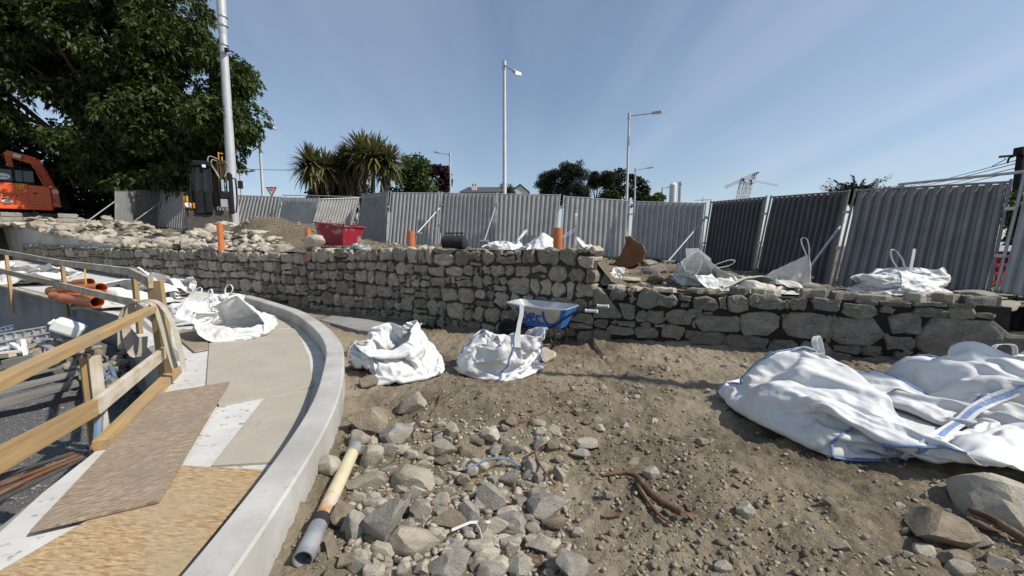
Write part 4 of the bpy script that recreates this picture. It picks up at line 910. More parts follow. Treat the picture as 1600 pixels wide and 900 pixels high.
FRONT = [(645, 627, 48, 45, 'rock', 'tilted pale stone standing just below the open white sack'),
 (579, 652, 60, 52, 'brown_rock', 'flat brown slab of stone by the top end of the cream pipe'),
 (620, 676, 50, 38, 'grey_rock', 'dark grey squared block among the rubble, highest of the heap'),
 (560, 685, 32, 30, 'rock', 'stone touching the upper end of the cream pipe'),
 (584, 707, 30, 42, 'rock', 'upright tan stone right of the cream pipe end'),
 (517, 723, 30, 36, 'pale_rock', 'pale stone wedged between curved upstand and cream pipe'),
 (609, 701, 30, 24, 'rock', 'small rounded stone below the dark grey squared block'),
 (707, 674, 19, 27, 'rock', 'narrow tan stone at the top right of the rubble heap'),
 (766, 676, 28, 32, 'pale_rock', 'pale chipped stone at the right shoulder of the rubble heap'),
 (694, 701, 32, 30, 'rock', 'rounded tan stone in the upper middle of the rubble heap'),
 (732, 705, 30, 27, 'brown_rock', 'brown stone beside two pale ones in the upper right rubble'),
 (748, 725, 30, 30, 'pale_rock', 'pale stone just above the blue rope end'),
 (645, 745, 64, 48, 'rock', 'big tan stone with white patch in the middle of the heap'),
 (650, 764, 36, 26, 'pale_rock', 'whitish lump in front of the big tan stone'),
 (573, 750, 52, 34, 'rock', 'bean shaped tan stone resting beside the cream pipe'),
 (602, 800, 56, 86, 'grey_rock', 'largest dark grey boulder in the rubble heap'),
 (532, 800, 32, 54, 'brown_rock', 'reddish brown stone leaning on the rusty part of the pipe'),
 (559, 813, 32, 58, 'grey_rock', 'tall grey stone between brown stone and largest boulder'),
 (560, 777, 26, 22, 'rock', 'small tan cobble above the tall grey stone'),
 (660, 792, 34, 37, 'rock', 'rounded tan stone right of the largest dark boulder'),
 (631, 790, 22, 34, 'rock', 'slim tan stone squeezed beside the largest dark boulder'),
 (642, 840, 84, 52, 'rock', 'long brownish slab lying below the largest dark boulder'),
 (735, 800, 30, 66, 'grey_rock', 'upright blue-grey stone above the white strips'),
 (768, 772, 44, 48, 'grey_rock', 'angular grey stone right of the upright blue-grey one'),
 (700, 808, 52, 36, 'brown_rock', 'dark earthy stone left of the upright blue-grey one'),
 (687, 780, 24, 28, 'rock', 'tan cobble behind the dark earthy stone'),
 (794, 812, 52, 40, 'grey_rock', 'broad grey stone with dark underside right of the white strips'),
 (703, 878, 60, 46, 'grey_rock', 'grey boulder at the bottom edge below the white strips'),
 (761, 863, 38, 24, 'pale_rock', 'broken yellowish stone at the bottom beside the grey boulder'),
 (806, 882, 42, 42, 'grey_rock', 'grey stone cut by the bottom edge below the pale slab'),
 (854, 786, 58, 46, 'grey_rock', 'smooth grey wedge stone beside the twisted root'),
 (874, 740, 22, 32, 'rock', 'narrow grey-brown stone leaning above the grey wedge'),
 (917, 694, 34, 18, 'pale_rock', 'flat pale stone alone on the bare dirt'),
 (906, 709, 30, 14, 'grey_rock', 'half buried grey stone just below the flat pale one'),
 (1018, 738, 25, 27, 'pale_rock', 'pale egg shaped stone above the bark root'),
 (894, 879, 48, 50, 'grey_rock', 'round grey boulder at the bottom edge right of the pale slab'),
 (849, 850, 50, 34, 'pale_rock', 'pale straight edged slab lying at the bottom centre'),
 (1165, 795, 27, 34, 'pale_rock', 'light stone with muddy side on bare ground below the big sack'),
 (1130, 883, 27, 24, 'pale_rock', 'pale stone near the bottom edge right of the bark root'),
 (1460, 814, 98, 76, 'brown_rock', 'big grey-brown chunky rock in front of the biggest sack'),
 (1564, 772, 116, 108, 'pale_rock', 'largest pale boulder at the right edge'),
 (1308, 848, 36, 20, 'rock', 'flat tan stone left of the chunky grey-brown rock'),
 (1445, 860, 30, 20, 'pale_rock', 'small pale stone under the chunky grey-brown rock'),
 (1494, 869, 48, 22, 'brown_rock', 'flat greenish-brown stone below the chunky rock'),
 (1502, 888, 38, 22, 'rock', 'flat tan stone at the lower right bottom edge'),
 (1526, 842, 40, 22, 'rock', 'wedge of tan stone under the bare root on the right'),
 (1556, 876, 32, 22, 'grey_rock', 'grey pebble stone at the bottom right near the root'),
 (557, 546, 29, 36, 'pale_rock', 'pale upright stone left of the open white sack by the upstand'),
 (581, 543, 29, 26, 'rock', 'mottled stone behind the open white sack, right of the pale upright one'),
 (570, 560, 34, 12, 'pale_rock', 'thin flat stone in front of the two stones by the upstand'),
 (854, 556, 27, 26, 'pale_rock', 'pale round stone under the wheelbarrow beside the plump sack'),
 (797, 655, 18, 28, 'brown_rock', 'upright brown splinter of stone below the plump sack'),
 (840, 660, 24, 20, 'rock', 'tan stone right of the brown splinter below the plump sack'),
 (795, 745, 34, 30, 'grey_rock', 'grey stone by the rope, left of the grey wedge'),
 (838, 730, 36, 30, 'rock', 'tan stone above the grey wedge stone'),
 (800, 700, 30, 20, 'rock', 'tan stone at the right end of the heap')]
for x, y, w, h, m_, lab in FRONT: rock_px(x, y, w, h, m_, lab)
# smaller cobbles between them
n_ = 0; cl_poly = [(560, 690, 800, 880)]
for k in range(215):
    for _ in range(30):
        u, v = rr.random(), rr.random(); x = 545 + 330 * u; y = 665 + 235 * v
        if x < 640 and y < 800 - (x - 500) * .3 and x < 575: continue
        break
    m_ = rr.choice(('rock', 'rock', 'grey_rock', 'pale_rock', 'brown_rock')); s_ = rr.uniform(9, 29) * (.65 + .5 * v); rock_px(x, y, s_ * rr.uniform(.9, 1.4), s_, m_, 'small ' + HUE[m_] + ' cobble lying loose in the foreground rubble heap', name='cobble')['group'] = 'cobbles in the foreground rubble heap'
for k in range(95):
    x = rr.uniform(620, 1600); y = rr.uniform(640, 895); s_ = rr.uniform(5, 14)
    if x > 1100 and y < 770: continue
    m_ = rr.choice(('rock', 'pale_rock', 'rock', 'brown_rock')); rock_px(x, y, s_ * 1.3, s_, m_, 'small ' + HUE[m_] + ' stone scattered on the bare dirt in front', name='loose_stone')['group'] = 'small stones scattered on the dirt'
for k in range(50):
    x = rr.uniform(870, 1250); y = rr.uniform(545, 640); s_ = rr.uniform(3.5, 8)
    m_ = rr.choice(('rock', 'pale_rock')); rock_px(x, y, s_ * 1.4, s_, m_, 'small ' + HUE[m_] + ' stone lying on the dirt before the low wall', name='loose_stone')['group'] = 'small stones before the low wall'
# heap of pale stones above the wall on the left
k = 0; tries = 0
while k < 297 and tries < 3000:
    tries += 1; x = rr.uniform(-27, -6.2); f = rr.random() ** 1.25
    y0 = float(lin(MAIN, x)) + .15; y1 = y0 + (2.9 if x < -12 else 1.4 + .25 * (-6 - x)); y = y0 + (y1 - y0) * f
    if x > -10.4 and y > y0 + .75: continue
    s_ = rr.uniform(.26, .52) * (1.05 if x < -9 else .75); m_ = rr.choice(('pale_rock', 'pale_rock', 'rock', 'rock', 'grey_rock'))
    rock(rr.choice(ROCKS2[m_]), (x, y, uz(x, y) + s_ * .16), (s_ * rr.uniform(.9, 1.35), s_ * rr.uniform(.8, 1.1), s_ * rr.uniform(.55, .8)), (rr.uniform(-.35, .35), rr.uniform(-.35, .35), rr.uniform(0, 6.3)), 'rough ' + HUE[m_] + (' stone near the front of' if f < .4 else ' stone towards the back of') + ' the heap above the wall on the left', 'pale stones heaped above the wall', 'heaped_stone'); k += 1
# stones on the bank above the low wall
for x, y, w, h, m_, lab in [(1022, 420, 34, 20, 'grey_rock', 'grey stone on the bank between timber offcut and printed sack'), (1028, 433, 26, 24, 'brown_rock', 'brown stone lying against the printed sack'), (1268, 450, 32, 24, 'rock', 'sloping slab of stone beside the dirty sack with round loop'),
        (1015, 410, 24, 12, 'grey_rock', 'low grey stone behind the timber offcut'), (985, 440, 30, 9, 'pale_rock', 'flat pale stone at the edge of the low wall'), (1005, 445, 22, 8, 'rock', 'thin tan stone on the edge of the low wall')]: rock_px(x, y, w, h, m_, lab, uz)
for k in range(46):
    x = rr.uniform(1.7, 7); y = rr.uniform(0.4, 3.5) + float(lin(LOW, x)); s_ = rr.uniform(.05, .15)
    rock(rr.choice(ROCKS2[rr.choice(('rock', 'pale_rock', 'brown_rock'))]), (x, y, uz(x, y) + .02), (s_ * 1.3, s_, s_ * .7), (0, 0, rr.uniform(0, 6)), 'small stone on the earth bank above the low wall', 'small stones on the earth bank', 'loose_stone')
for k in range(60):
    x = rr.uniform(-11, 1); y = float(lin(MAIN, x)) + rr.uniform(.5, 4.2); s_ = rr.uniform(.06, .2)
    rock(rr.choice(ROCKS2[rr.choice(('rock', 'pale_rock', 'brown_rock'))]), (x, y, uz(x, y) + .02), (s_ * 1.3, s_, s_ * .7), (0, 0, rr.uniform(0, 6)), 'small stone lying on the dirt heap behind the wall', 'small stones on the dirt heap', 'loose_stone')
p = PD(492, 382, 9.75 + .15); rock(ROCKS['pale_rock'][2], (p.x, p.y, 1.53 + .17), (.58, .4, .36), (0, 0, -.5), 'pale squared stone sitting on the wall where it steps down')
# grey slabs laid on the right end of the low wall
for (x, y, Y, sx, sy, sz, rz, lab, m_) in ((1548, 478, 4.72, .66, .36, .16, -.36, 'lower grey slab laid on the right end of the low wall', 'grey_rock'), (1526, 461, 4.80, .50, .32, .13, -.42, 'upper grey slab stacked on the lower one at the wall end', 'grey_rock'), (1562, 461, 4.70, .28, .12, .03, -.3, 'thin reddish sliver of stone on the lower grey slab', 'brown_rock')):
    p = PD(x, y, Y); rock(ROCKS[m_][3 if sx > .6 else 5], p, (sx, sy, sz), (0, 0, rz), lab)
# stones inside the open sacks
for (px, py, s_, lab) in ((600, 560, .26, 'brown stone seen inside the collapsed open sack'), (575, 592, .16, 'grey stone showing through the near side of the open sack'), (660, 540, .2, 'stone inside the far end of the open sack')):
    p = P(px, py, .16); rock(ROCKS['brown_rock'][1], (p.x, p.y, .12), (s_ * 1.3, s_, s_ * .8), (0, 0, 1), lab)
p = PD(1212, 447, 6.35); rock(ROCKS['rock'][4], p, (.32, .2, .2), (0, 0, .3), 'stone half inside the torn muddy sack')
# pebbles: one joined mass per sheet
ICO = None
def pebbles(name, n, pos, size, material, seed):
    import bmesh
    bm = bmesh.new(); bmesh.ops.create_icosphere(bm, subdivisions=1, radius=.5); bv = np.array([v.co[:] for v in bm.verts]); bf = np.array([[v.index for v in f.verts] for f in bm.faces]); bm.free()
    q = np.random.RandomState(seed); xyz = pos(q, n); n = len(xyz); s = size(q, n, xyz); V = np.repeat(bv[None], n, 0) * (1 + q.uniform(-.55, .4, (n, len(bv), 1)))
    sc3 = s[:, None] * np.stack([q.uniform(.8, 1.5, n), q.uniform(.7, 1.1, n), q.uniform(.35, .7, n)], 1); V = V * sc3[:, None]
    a = q.uniform(0, 6.28, n); c, sn = np.cos(a), np.sin(a); X = V[..., 0] * c[:, None] - V[..., 1] * sn[:, None]; Y = V[..., 0] * sn[:, None] + V[..., 1] * c[:, None]
    V = np.stack([X, Y, V[..., 2]], -1) + xyz[:, None] + np.array([0, 0, 1]) * (s * .12)[:, None, None]
    F = (bf[None] + (np.arange(n) * len(bv))[:, None, None]).reshape(-1, 3)
    o = bpy.data.objects.new(name, np_mesh(name, V.reshape(-1, 3), F, material)); COL.objects.link(o); o['kind'] = 'stuff'; return o
def pos_front(q, n):
    d = .9 + 5.6 * q.rand(n * 3) ** 1.5; x = (q.rand(n * 3) * 2.1 - .62) * d * 1.05; y = d
    k = (kerbside(x, y) > .06) & (y < np.where(x > 1.37, lin(LOW, x), lin(MAIN, x)) - .02) & (fbm(x * 1.4 + 9, y * 1.4, 3) + q.rand(n * 3) * .9 > .28)
    x, y = x[k][:n], y[k][:n]; return np.stack([x, y, ground_z(x, y)], 1)
pebbles('gravel_scatter', 21000, pos_front, lambda q, n, p: .004 + .034 * q.rand(n) ** 7 + .0018 * p[:, 1] * q.rand(n), 'pebble', 3)
def pos_clods(q, n):
    d = .9 + 5.2 * q.rand(n * 6) ** 1.3; x = (q.rand(n * 6) * 2.0 - .55) * d * 1.05; y = d
    k = (kerbside(x, y) > .06) & (y < np.where(x > 1.37, lin(LOW, x), lin(MAIN, x)) - .02) & (fbm(x * 1.1 + 39, y * 1.1 + 7, 4) > .12)
    x, y = x[k][:n], y[k][:n]; return np.stack([x, y, ground_z(x, y) - .004], 1)
pebbles('soil_clods', 5200, pos_clods, lambda q, n, p: .012 + .04 * q.rand(n) ** 3.5, 'dirt', 13)
def pos_rubble(q, n):
    px_r = q.uniform(545, 890, n); py_r = q.uniform(668, 900, n); pts = [P(a, b, .03) for a, b in zip(px_r, py_r)]; x = np.array([p.x for p in pts]); y = np.array([p.y for p in pts]); k = kerbside(x, y) > .1; x, y = x[k], y[k]; return np.stack([x, y, ground_z(x, y)], 1)
pebbles('rubble_chips', 1500, pos_rubble, lambda q, n, p: .012 + .05 * q.rand(n) ** 2, 'rock', 17)
def pos_heap(q, n):
    x = q.uniform(-24, -7, n); f = q.rand(n); y = lin(MAIN, x) + .2 + f * np.where(x > -10.4, .8, 2.9); return np.stack([x, y, upper_z(x, y)], 1)
pebbles('heaped_rubble', 900, pos_heap, lambda q, n, p: .10 + .24 * q.rand(n), 'pale_rock', 18)
def pos_upper(q, n):
    x = q.uniform(-22, 9, n * 2); y = np.where(x > 1.3, lin(LOW, x), lin(MAIN, x)) + .35 + 5.5 * q.rand(n * 2); return np.stack([x, y, upper_z(x, y)], 1)[:n]
pebbles('upper_gravel', 7000, pos_upper, lambda q, n, p: .02 + .09 * q.rand(n) ** 3, 'pebble', 4)
def pos_pit(q, n):
    x = q.uniform(-9.5, -1.9, n); y = q.uniform(.5, 8, n); return np.stack([x, y, PIT_Z + fbm(x * .9, y * .9, 4) * .05 + fbm(x * 8, y * 8, 3) * .02], 1)
pebbles('pit_gravel', 15000, pos_pit, lambda q, n, p: .012 + .045 * q.rand(n) ** 4, 'pit_stone', 5)
def pos_path(q, n):
    y = q.uniform(1.2, 7, n); x = q.uniform(-4.2, -1.2, n); k = (kerbside(x, y) < -.26) & (x > lin([(p.y, p.x) for p in PITLINE], y) + .3); x, y = x[k], y[k]; return np.stack([x, y, .165 + 0 * x], 1)
pebbles('path_chips', 90, pos_path, lambda q, n, p: .006 + .012 * q.rand(n), 'pebble', 6)

# ------------------------------------------------------------------ foreground bits
# half buried drain pipe in three lengths
a, b = on_ground(476, 882) + Vector((0, 0, .04)), on_ground(553, 712) + Vector((0, 0, .04)); d = b - a
rt = thing('drain_pipe', 'old cream drain pipe with rusty middle and grey socket end beside the upstand', 'pipe', a)
MB().pipe(a - d * .02, a + d * .23, .047, .006, 24).build('socket', 'pvc_grey', rt, smooth=True)
MB().pipe(a + d * .21, a + d * .27, .050, .012, 24).build('collar', 'black_rubber', rt, smooth=True)
MB().pipe(a + d * .25, a + d * .46, .043, .006, 24).build('rusty_length', 'pvc_rusty', rt, smooth=True)
MB().pipe(a + d * .458, a + d * .97, .0425, .006, 24).build('cream_length', 'pvc_cream', rt, smooth=True)
MB().pipe(a + d * .95, a + d * 1.05, .046, .008, 24).build('upper_collar', 'pvc_grey', rt, smooth=True)
# bark roots
def root_obj(pts, radii, label):
    ps = smoothline([on_ground(x, y) + Vector((0, 0, dz)) for x, y, dz in pts], 4); n = len(ps); q = random.Random(len(label))
    rad = [float(np.interp(i / (n - 1), np.linspace(0, 1, len(radii)), radii)) * q.uniform(.85, 1.12) for i in range(n)]
    return tag(MB().tube(ps, rad, 10).build('root', 'bark_root', smooth=True, angle=60), label, 'root')
root_obj([(940, 747, .02), (968, 746, .035), (992, 752, .04), (1015, 780, .045), (1040, 800, .05), (1066, 815, .05)], [.009, .017, .018, .023, .026, .02], 'reddish bark root bent like an elbow on the dirt')
root_obj([(992, 752, .02), (1002, 775, .03), (1028, 808, .02), (1050, 822, .015)], [.008, .014, .011, .005], 'dark thin root under the reddish elbow root')
root_obj([(1512, 808, .05), (1545, 822, .05), (1580, 845, .05), (1625, 870, .03)], [.017, .02, .024, .028], 'bare brown root sticking out below the largest pale boulder')
root_obj([(1510, 818, .03), (1535, 830, .03), (1550, 836, .03)], [.016, .02, .014], 'short root stub under the bare brown root')
root_obj([(812, 662, .015), (835, 655, .02), (856, 644, .02)], [.008, .01, .005], 'thin twig on the dirt below the plump sack')
root_obj([(672, 650, .015), (684, 634, .02), (690, 618, .02)], [.005, .007, .004], 'thin straight twig on the dirt mound between the sacks')
root_obj([(860, 700, .06), (838, 722, .1), (842, 740, .08), (866, 768, .05)], [.007, .009, .009, .006], 'brown looping root over the stones beside the rubble heap')
root_obj([(648, 672, .09), (660, 690, .12), (690, 690, .10), (712, 676, .08)], [.006, .008, .008, .004], 'bent twig lying across the top of the rubble heap')
for pts, lab in (([(706, 842, .05), (735, 832, .06), (766, 826, .04)], 'thin white plastic strip lying flat near the bottom'), ([(744, 832, .05), (750, 842, .05), (753, 853, .04)], 'short white strip crossing the longer one')):
    ps = [on_ground(x, y) + Vector((0, 0, dz)) for x, y, dz in pts]; tag(MB().ribbon(ps, .014, (0, .3, 1), .003).build('plastic_strip', 'strap'), lab, 'plastic strip')
ps = smoothline([on_ground(x, y) + Vector((0, 0, dz)) for x, y, dz in ((724, 744, .05), (745, 743, .08), (765, 736, .09), (795, 731, .06), (815, 738, .03))], 4)
tag(MB().tube(ps, .008, 6).build('cord', 'steel_blue'), 'blue-grey cord snaking over the foreground stones', 'cord')
for (x, y, w, d_, rz, m_, lab) in ((518, 860, .05, .13, .6, 'brown_rock', 'brown broken tile beside the pipe'), (541, 880, .07, .06, .2, 'brown_rock', 'square brown tile fragment near the bottom'), (836, 884, .075, .05, .1, 'bark_root', 'orange-brown broken tile beside the pale slab'), (955, 810, .09, .03, -.1, 'bark_root', 'strip of red bark on the dirt left of the root'), (1080, 812, .05, .03, .8, 'bark_root', 'red wood splinter at the end of the elbow root')):
    p = on_ground(x, y); o = MB().add([(-w / 2, -d_ / 2, 0), (w / 2, -d_ / 2, .004), (w * .55, d_ * .4, .01), (-w * .4, d_ / 2, .012), (-w / 2, -d_ / 2, .012), (w / 2, -d_ / 2, .016), (w * .55, d_ * .4, .022), (-w * .4, d_ / 2, .024)], [(3, 2, 1, 0), (4, 5, 6, 7), (0, 1, 5, 4), (1, 2, 6, 5), (2, 3, 7, 6), (3, 0, 4, 7)]).build('fragment', m_, world=False, loc=p + Vector((0, 0, .01))); o.rotation_euler = (.1, -.1, rz); tag(o, lab, 'fragment')

# ------------------------------------------------------------------ wheelbarrow
base = on_ground(872, 545); ANG = R(-30)
wb = thing('wheelbarrow', 'galvanised wheelbarrow with blue sprayed lettering, black frame and white grips', 'wheelbarrow', (base.x - .16, base.y + .14, base.z), ANG)
rim = [(-.62, -.20), (-.60, -.24), (-.30, -.315), (.10, -.335), (.36, -.30), (.42, -.24), (.43, 0), (.42, .24), (.36, .30), (.10, .335), (-.30, .315), (-.60, .24), (-.62, .20), (-.64, 0)]
bot = [(-.30, -.12), (-.29, -.14), (-.12, -.175), (.08, -.18), (.24, -.17), (.27, -.14), (.28, 0), (.27, .14), (.24, .17), (.08, .18), (-.12, .175), (-.29, .14), (-.30, .12), (-.31, 0)]
def rz_(x): return .66 + .045 * max(0, -x) + (.0)
n = len(rim)
def ring(f, ins=0): return [Vector((b[0] + (a[0] - b[0]) * f, b[1] + (a[1] - b[1]) * f, .34 + (rz_(a[0]) - .34) * f)) * 1.0 for a, b in zip(rim, bot)]
rings = [ring(f) for f in (0, .25, .5, .75, 1)]
def shell(k0, k1, inset, rev, cap):
    m = MB()
    for k in range(k0, k1 + 1):
        for p in rings[k]: m.v.append(Vector((p.x * (1 - inset), p.y * (1 - inset * 1.6), p.z + inset * .9)))
    for k in range(k1 - k0):
        for i in range(n):
            j = (i + 1) % n; f = (k * n + i, k * n + j, (k + 1) * n + j, (k + 1) * n + i); m.f.append(f[::-1] if rev else f)
    if cap: m.f.append(tuple(range(n)) if rev else tuple(reversed(range(n))))
    return m
shell(0, 4, 0, False, True).build('tray', 'tray_zinc', wb, world=False, smooth=True, angle=50)
shell(0, 4, .012, True, True).build('tray_lining', 'tray_zinc', wb, world=False, smooth=True, angle=50)
MB().tube(rings[4] + [rings[4][0]], .011, 8, False).build('rim', 'tray_zinc', wb, world=False, smooth=True)
# blue paint on the tray's handle end and along its lower side
m = MB(); ex = lambda p: Vector((p.x * 1.006 + (.002 if p.x > 0 else 0), p.y * 1.012, p.z - .001))
for k in range(0, 4):
    for i in ((4, 5, 6, 7, 8) if k > 0 else range(1, 12)):
        if k == 3 and i in (5, 6, 7): pass
        j = (i + 1) % n; m.add([ex(rings[k][i]), ex(rings[k][j]), ex(rings[k + 1][j]), ex(rings[k + 1][i])], [(0, 1, 2, 3)])
m.build('blue_coat', 'blue_paint', wb, world=False)
# sprayed word on the near side: D e c l
def side_pt(u, v):                                # u along the tray side, v up it
    x = -.50 + u * .82; i = 0; f = .12 + v * .80
    tab = [(b[0] + (a[0] - b[0]) * f, b[1] + (a[1] - b[1]) * f, .34 + (rz_(a[0]) - .34) * f) for a, b in zip(rim[1:5], bot[1:5])]
    y = np.interp(x, [t[0] for t in tab], [t[1] for t in tab]); z = np.interp(x, [t[0] for t in tab], [t[2] for t in tab]); return Vector((x, float(y) * 1.02 - .005, float(z)))
for strokes in ([(.10, .92), (.16, .5), (.22, .12)], [(.10, .92), (.22, .86), (.32, .55), (.30, .28), (.20, .14)], [(.38, .40), (.47, .50), (.48, .68), (.41, .66), (.38, .42), (.42, .20), (.50, .24)], [(.64, .60), (.56, .58), (.53, .38), (.57, .16), (.66, .18)], [(.70, .90), (.69, .5), (.73, .18), (.80, .10), (.86, .16)]):
    pts = smoothline([side_pt(u, v) for u, v in strokes], 4); MB().ribbon(pts, .036, [(0, .45, 1) if abs((pts[min(i+1,len(pts)-1)]-pts[max(i-1,0)]).z) < .01 else (1, 0, 0) for i in range(len(pts))], .004).build('sprayed_letter', 'spray_blue', wb, world=False)
for sgn in (-1, 1):
    hy = .27 * sgn; MB().tube(smoothline([Vector(p) for p in ((-.72, .05 * sgn, .20), (-.35, .16 * sgn, .27), (.05, .20 * sgn, .31), (.50, hy, .60), (.62, hy, .66), (.72, hy, .675))], 3), .017, 8).build('handle_tube', 'black_steel', wb, world=False, smooth=True)
    MB().tube([(.72, hy, .675), (.735, hy, .676)], .026, 12).tube([(.73, hy, .675), (.885, hy, .68)], .020, 12).tube([(.88, hy, .68), (.897, hy, .68)], .025, 12).build('grip', 'white_grip', wb, world=False, smooth=True)
    MB().tube(smoothline([Vector(p) for p in ((.20, .20 * sgn, .40), (.24, .22 * sgn, .2), (.17, .23 * sgn, .03), (.10, .23 * sgn, .012), (-.02, .22 * sgn, .02), (-.10, .2 * sgn, .29))], 3), .016, 8).build('leg', 'black_steel', wb, world=False, smooth=True)
MB().tube([(.13, -.23, .03), (.13, .23, .03)], .013, 8).build('cross_brace', 'black_steel', wb, world=False); MB().tube([(-.02, -.2, .12), (.2, .2, .22)], .010, 6).build('diagonal_brace', 'black_steel', wb, world=False)
m = MB(); pts = [Vector((-.72 + .155 * math.cos(a), 0, .19 + .155 * math.sin(a))) for a in np.linspace(0, 2 * math.pi, 25)]; m.tube(pts, .042, 10, False).build('tyre', 'black_rubber', wb, world=False, smooth=True)
MB().disc((-.72, 0, .19), .115, (0, 1, 0), .03, 20).build('wheel_rim', 'charcoal_paint', wb, world=False); MB().tube([(-.72, -.07, .19), (-.72, .07, .19)], .012, 8).build('axle', 'black_steel', wb, world=False)
bpy.context.view_layer.update()

# ------------------------------------------------------------------ things on and behind the wall
def stub(x, ytop, Y, zb, label, r_=.08):
    t = PD(x, ytop, Y); t2 = Vector((t.x, t.y, zb)); o = MB().pipe(t2, t, r_, .006, 24).build('drain_stub', 'clay_pipe', world=False, smooth=True, centre=True)
    return tag(o, label, 'pipe', 'orange drain pipe stubs along the wall')
def mainY(px):                                    # distance of the wall's face along a column
    s_ = (px - 800) / FPX; y = 9.
    for _ in range(30): y = .6 * y + .4 * float(lin(MAIN, s_ * y * 1.0))
    return y
stub(343, 350, mainY(343) + .10, 1.30, 'leftmost orange pipe stub standing before the pale stone heap'); stub(481, 358, mainY(481) + .22, 1.3, 'orange pipe stub half hidden by the squared stone on the wall', .075)
stub(642, 361, mainY(642) + .30, 1.45, 'orange pipe stub in the middle of the wall right of the red tub'); stub(872, 356, mainY(872) + .22, 1.5, 'rightmost and tallest looking orange pipe stub near the wall end')
# red mortar tub with hoops
Y = 10.9; a, b = PD(498, 350, Y + .5), PD(566, 359, Y - .2); c = PD(532, 378, Y + .15)
tub = thing('mortar_tub', 'faded red metal mortar tub with wire hoops behind the wall', 'tub', (c.x, c.y, c.z - .1), -.42)
hw, hd = .53, .38
top_ = [(-hw, -hd, .62), (hw, -hd, .50), (hw, hd, .50), (-hw, hd, .62)]; bt = [(-hw * .82, -hd * .75, 0), (hw * .72, -hd * .75, 0), (hw * .72, hd * .75, 0), (-hw * .82, hd * .75, 0)]
m = MB(); it = [(x * .96, y * .95, z) for x, y, z in top_]; ib = [(x * .94, y * .93, z + .03) for x, y, z in bt]; m.add(bt + top_ + it + ib, [(3, 2, 1, 0)] + [(i, (i + 1) % 4, 4 + (i + 1) % 4, 4 + i) for i in range(4)] + [(4 + i, 4 + (i + 1) % 4, 8 + (i + 1) % 4, 8 + i) for i in range(4)] + [(8 + i, 8 + (i + 1) % 4, 12 + (i + 1) % 4, 12 + i) for i in range(4)] + [(12, 13, 14, 15)])
m.build('tub_body', 'red_tub', tub, world=False, bevel=.012)
m = MB()
for i in range(4): m.beam(Vector(top_[i]) + Vector((0, 0, .005)), Vector(top_[(i + 1) % 4]) + Vector((0, 0, .005)), .07, .03)
m.build('tub_rim', 'red_tub', tub, world=False)
for x in (-.2, .12, .52):
    z = .56 - x * .1; MB().tube(smoothline([Vector((x - .07, -hd, z)), Vector((x - .07, -hd, z + .09)), Vector((x, -hd, z + .12)), Vector((x + .07, -hd, z + .09)), Vector((x + .07, -hd, z))], 3), .010, 6).build('hoop', 'galvanised', tub, world=False)
# crumpled grey cloth on the wall beside it
def crumple(name, c, sx, sy, sz, mat_, label, cat, seed, rz=0):
    n1, n2 = 26, 18; V = []; q = random.Random(seed)
    for i in range(n1):
        for j in range(n2):
            u, v = i / (n1 - 1) * 2 - 1, j / (n2 - 1) * 2 - 1; e = max(0, 1 - (abs(u) ** 2.5 + abs(v) ** 2.5)); h = e ** .6
            p = Vector((u * 2.2 + seed, v * 1.7, seed)); nz_ = noise.noise(p) + .6 * abs(noise.noise(p * 2.7))
            V.append((u * sx * (1 + .1 * noise.noise(p * 1.3)), v * sy, sz * h * (.45 + .7 * nz_) + .004))
    F = [(i * n2 + j, (i + 1) * n2 + j, (i + 1) * n2 + j + 1, i * n2 + j + 1) for i in range(n1 - 1) for j in range(n2 - 1)]
    o = bpy.data.objects.new(name, np_mesh(name, V, F, mat_, True)); COL.objects.link(o); o.location = c; o.rotation_euler = (0, 0, rz); s = o.modifiers.new('s', 'SOLIDIFY'); s.thickness = .005; return tag(o, label, cat)
p = PD(560, 383, mainY(560) + .3); crumple('cloth', (p.x, p.y, 1.52), .32, .17, .2, 'grey_cloth', 'crumpled grey and white cloth on the wall beside the red tub', 'cloth', 3, -.45)
# black container on its side with a carrying bar
p = PD(710, 376, mainY(710) + .75); ct_ = thing('black_container', 'black plastic drum lying on its side on the wall behind the parapet', 'drum', (p.x, p.y, uz(p.x, p.y) + .17), -.25); ct_.scale = (.86, .86, .86)
MB().tube([(-.30, 0, 0), (-.27, 0, 0), (.27, 0, 0), (.30, 0, 0)], [.12, .17, .17, .12], 20).build('drum_body', 'black_rubber', ct_, world=False, smooth=True)
for x in (-.2, -.07, .07, .2): MB().tube([(x, 0, .15), (x, 0, .225)], .012, 6).build('bar_post', 'black_rubber', ct_, world=False)
MB().tube([(-.24, 0, .228), (.24, 0, .228)], .016, 8).build('carrying_bar', 'black_rubber', ct_, world=False)
# rusty digger bucket
p = PD(985, 403, 9.6); bk = thing('digger_bucket', 'rusty digger bucket standing on the dirt before the fence', 'bucket', (p.x, p.y, uz(p.x, p.y) - .03), -.35)
prof = [(-.40, .02), (-.25, -.02), (.05, .0), (.28, .12), (.36, .34), (.27, .52), (.10, .60), (-.02, .72), (-.12, .70), (-.10, .58), (-.17, .35)]
def plate(y, t=.03, pr=prof): return MB().hexa([(x, y - t / 2, z) for x, z in pr], [(x, y + t / 2, z) for x, z in pr])
for y in (-.28, .28): plate(y).build('side_plate', 'rust', bk, world=False)
m = MB(); sh = prof[0:8]
for (a, b) in zip(sh, sh[1:]): m.add([(a[0], -.265, a[1]), (b[0], -.265, b[1]), (b[0], .265, b[1]), (a[0], .265, a[1]), (a[0] * .93, -.265, a[1] + .02), (b[0] * .93, -.265, b[1] + .01), (b[0] * .93, .265, b[1] + .01), (a[0] * .93, .265, a[1] + .02)], [(0, 1, 2, 3), (7, 6, 5, 4)])
m.build('bucket_shell', 'rust', bk, world=False)
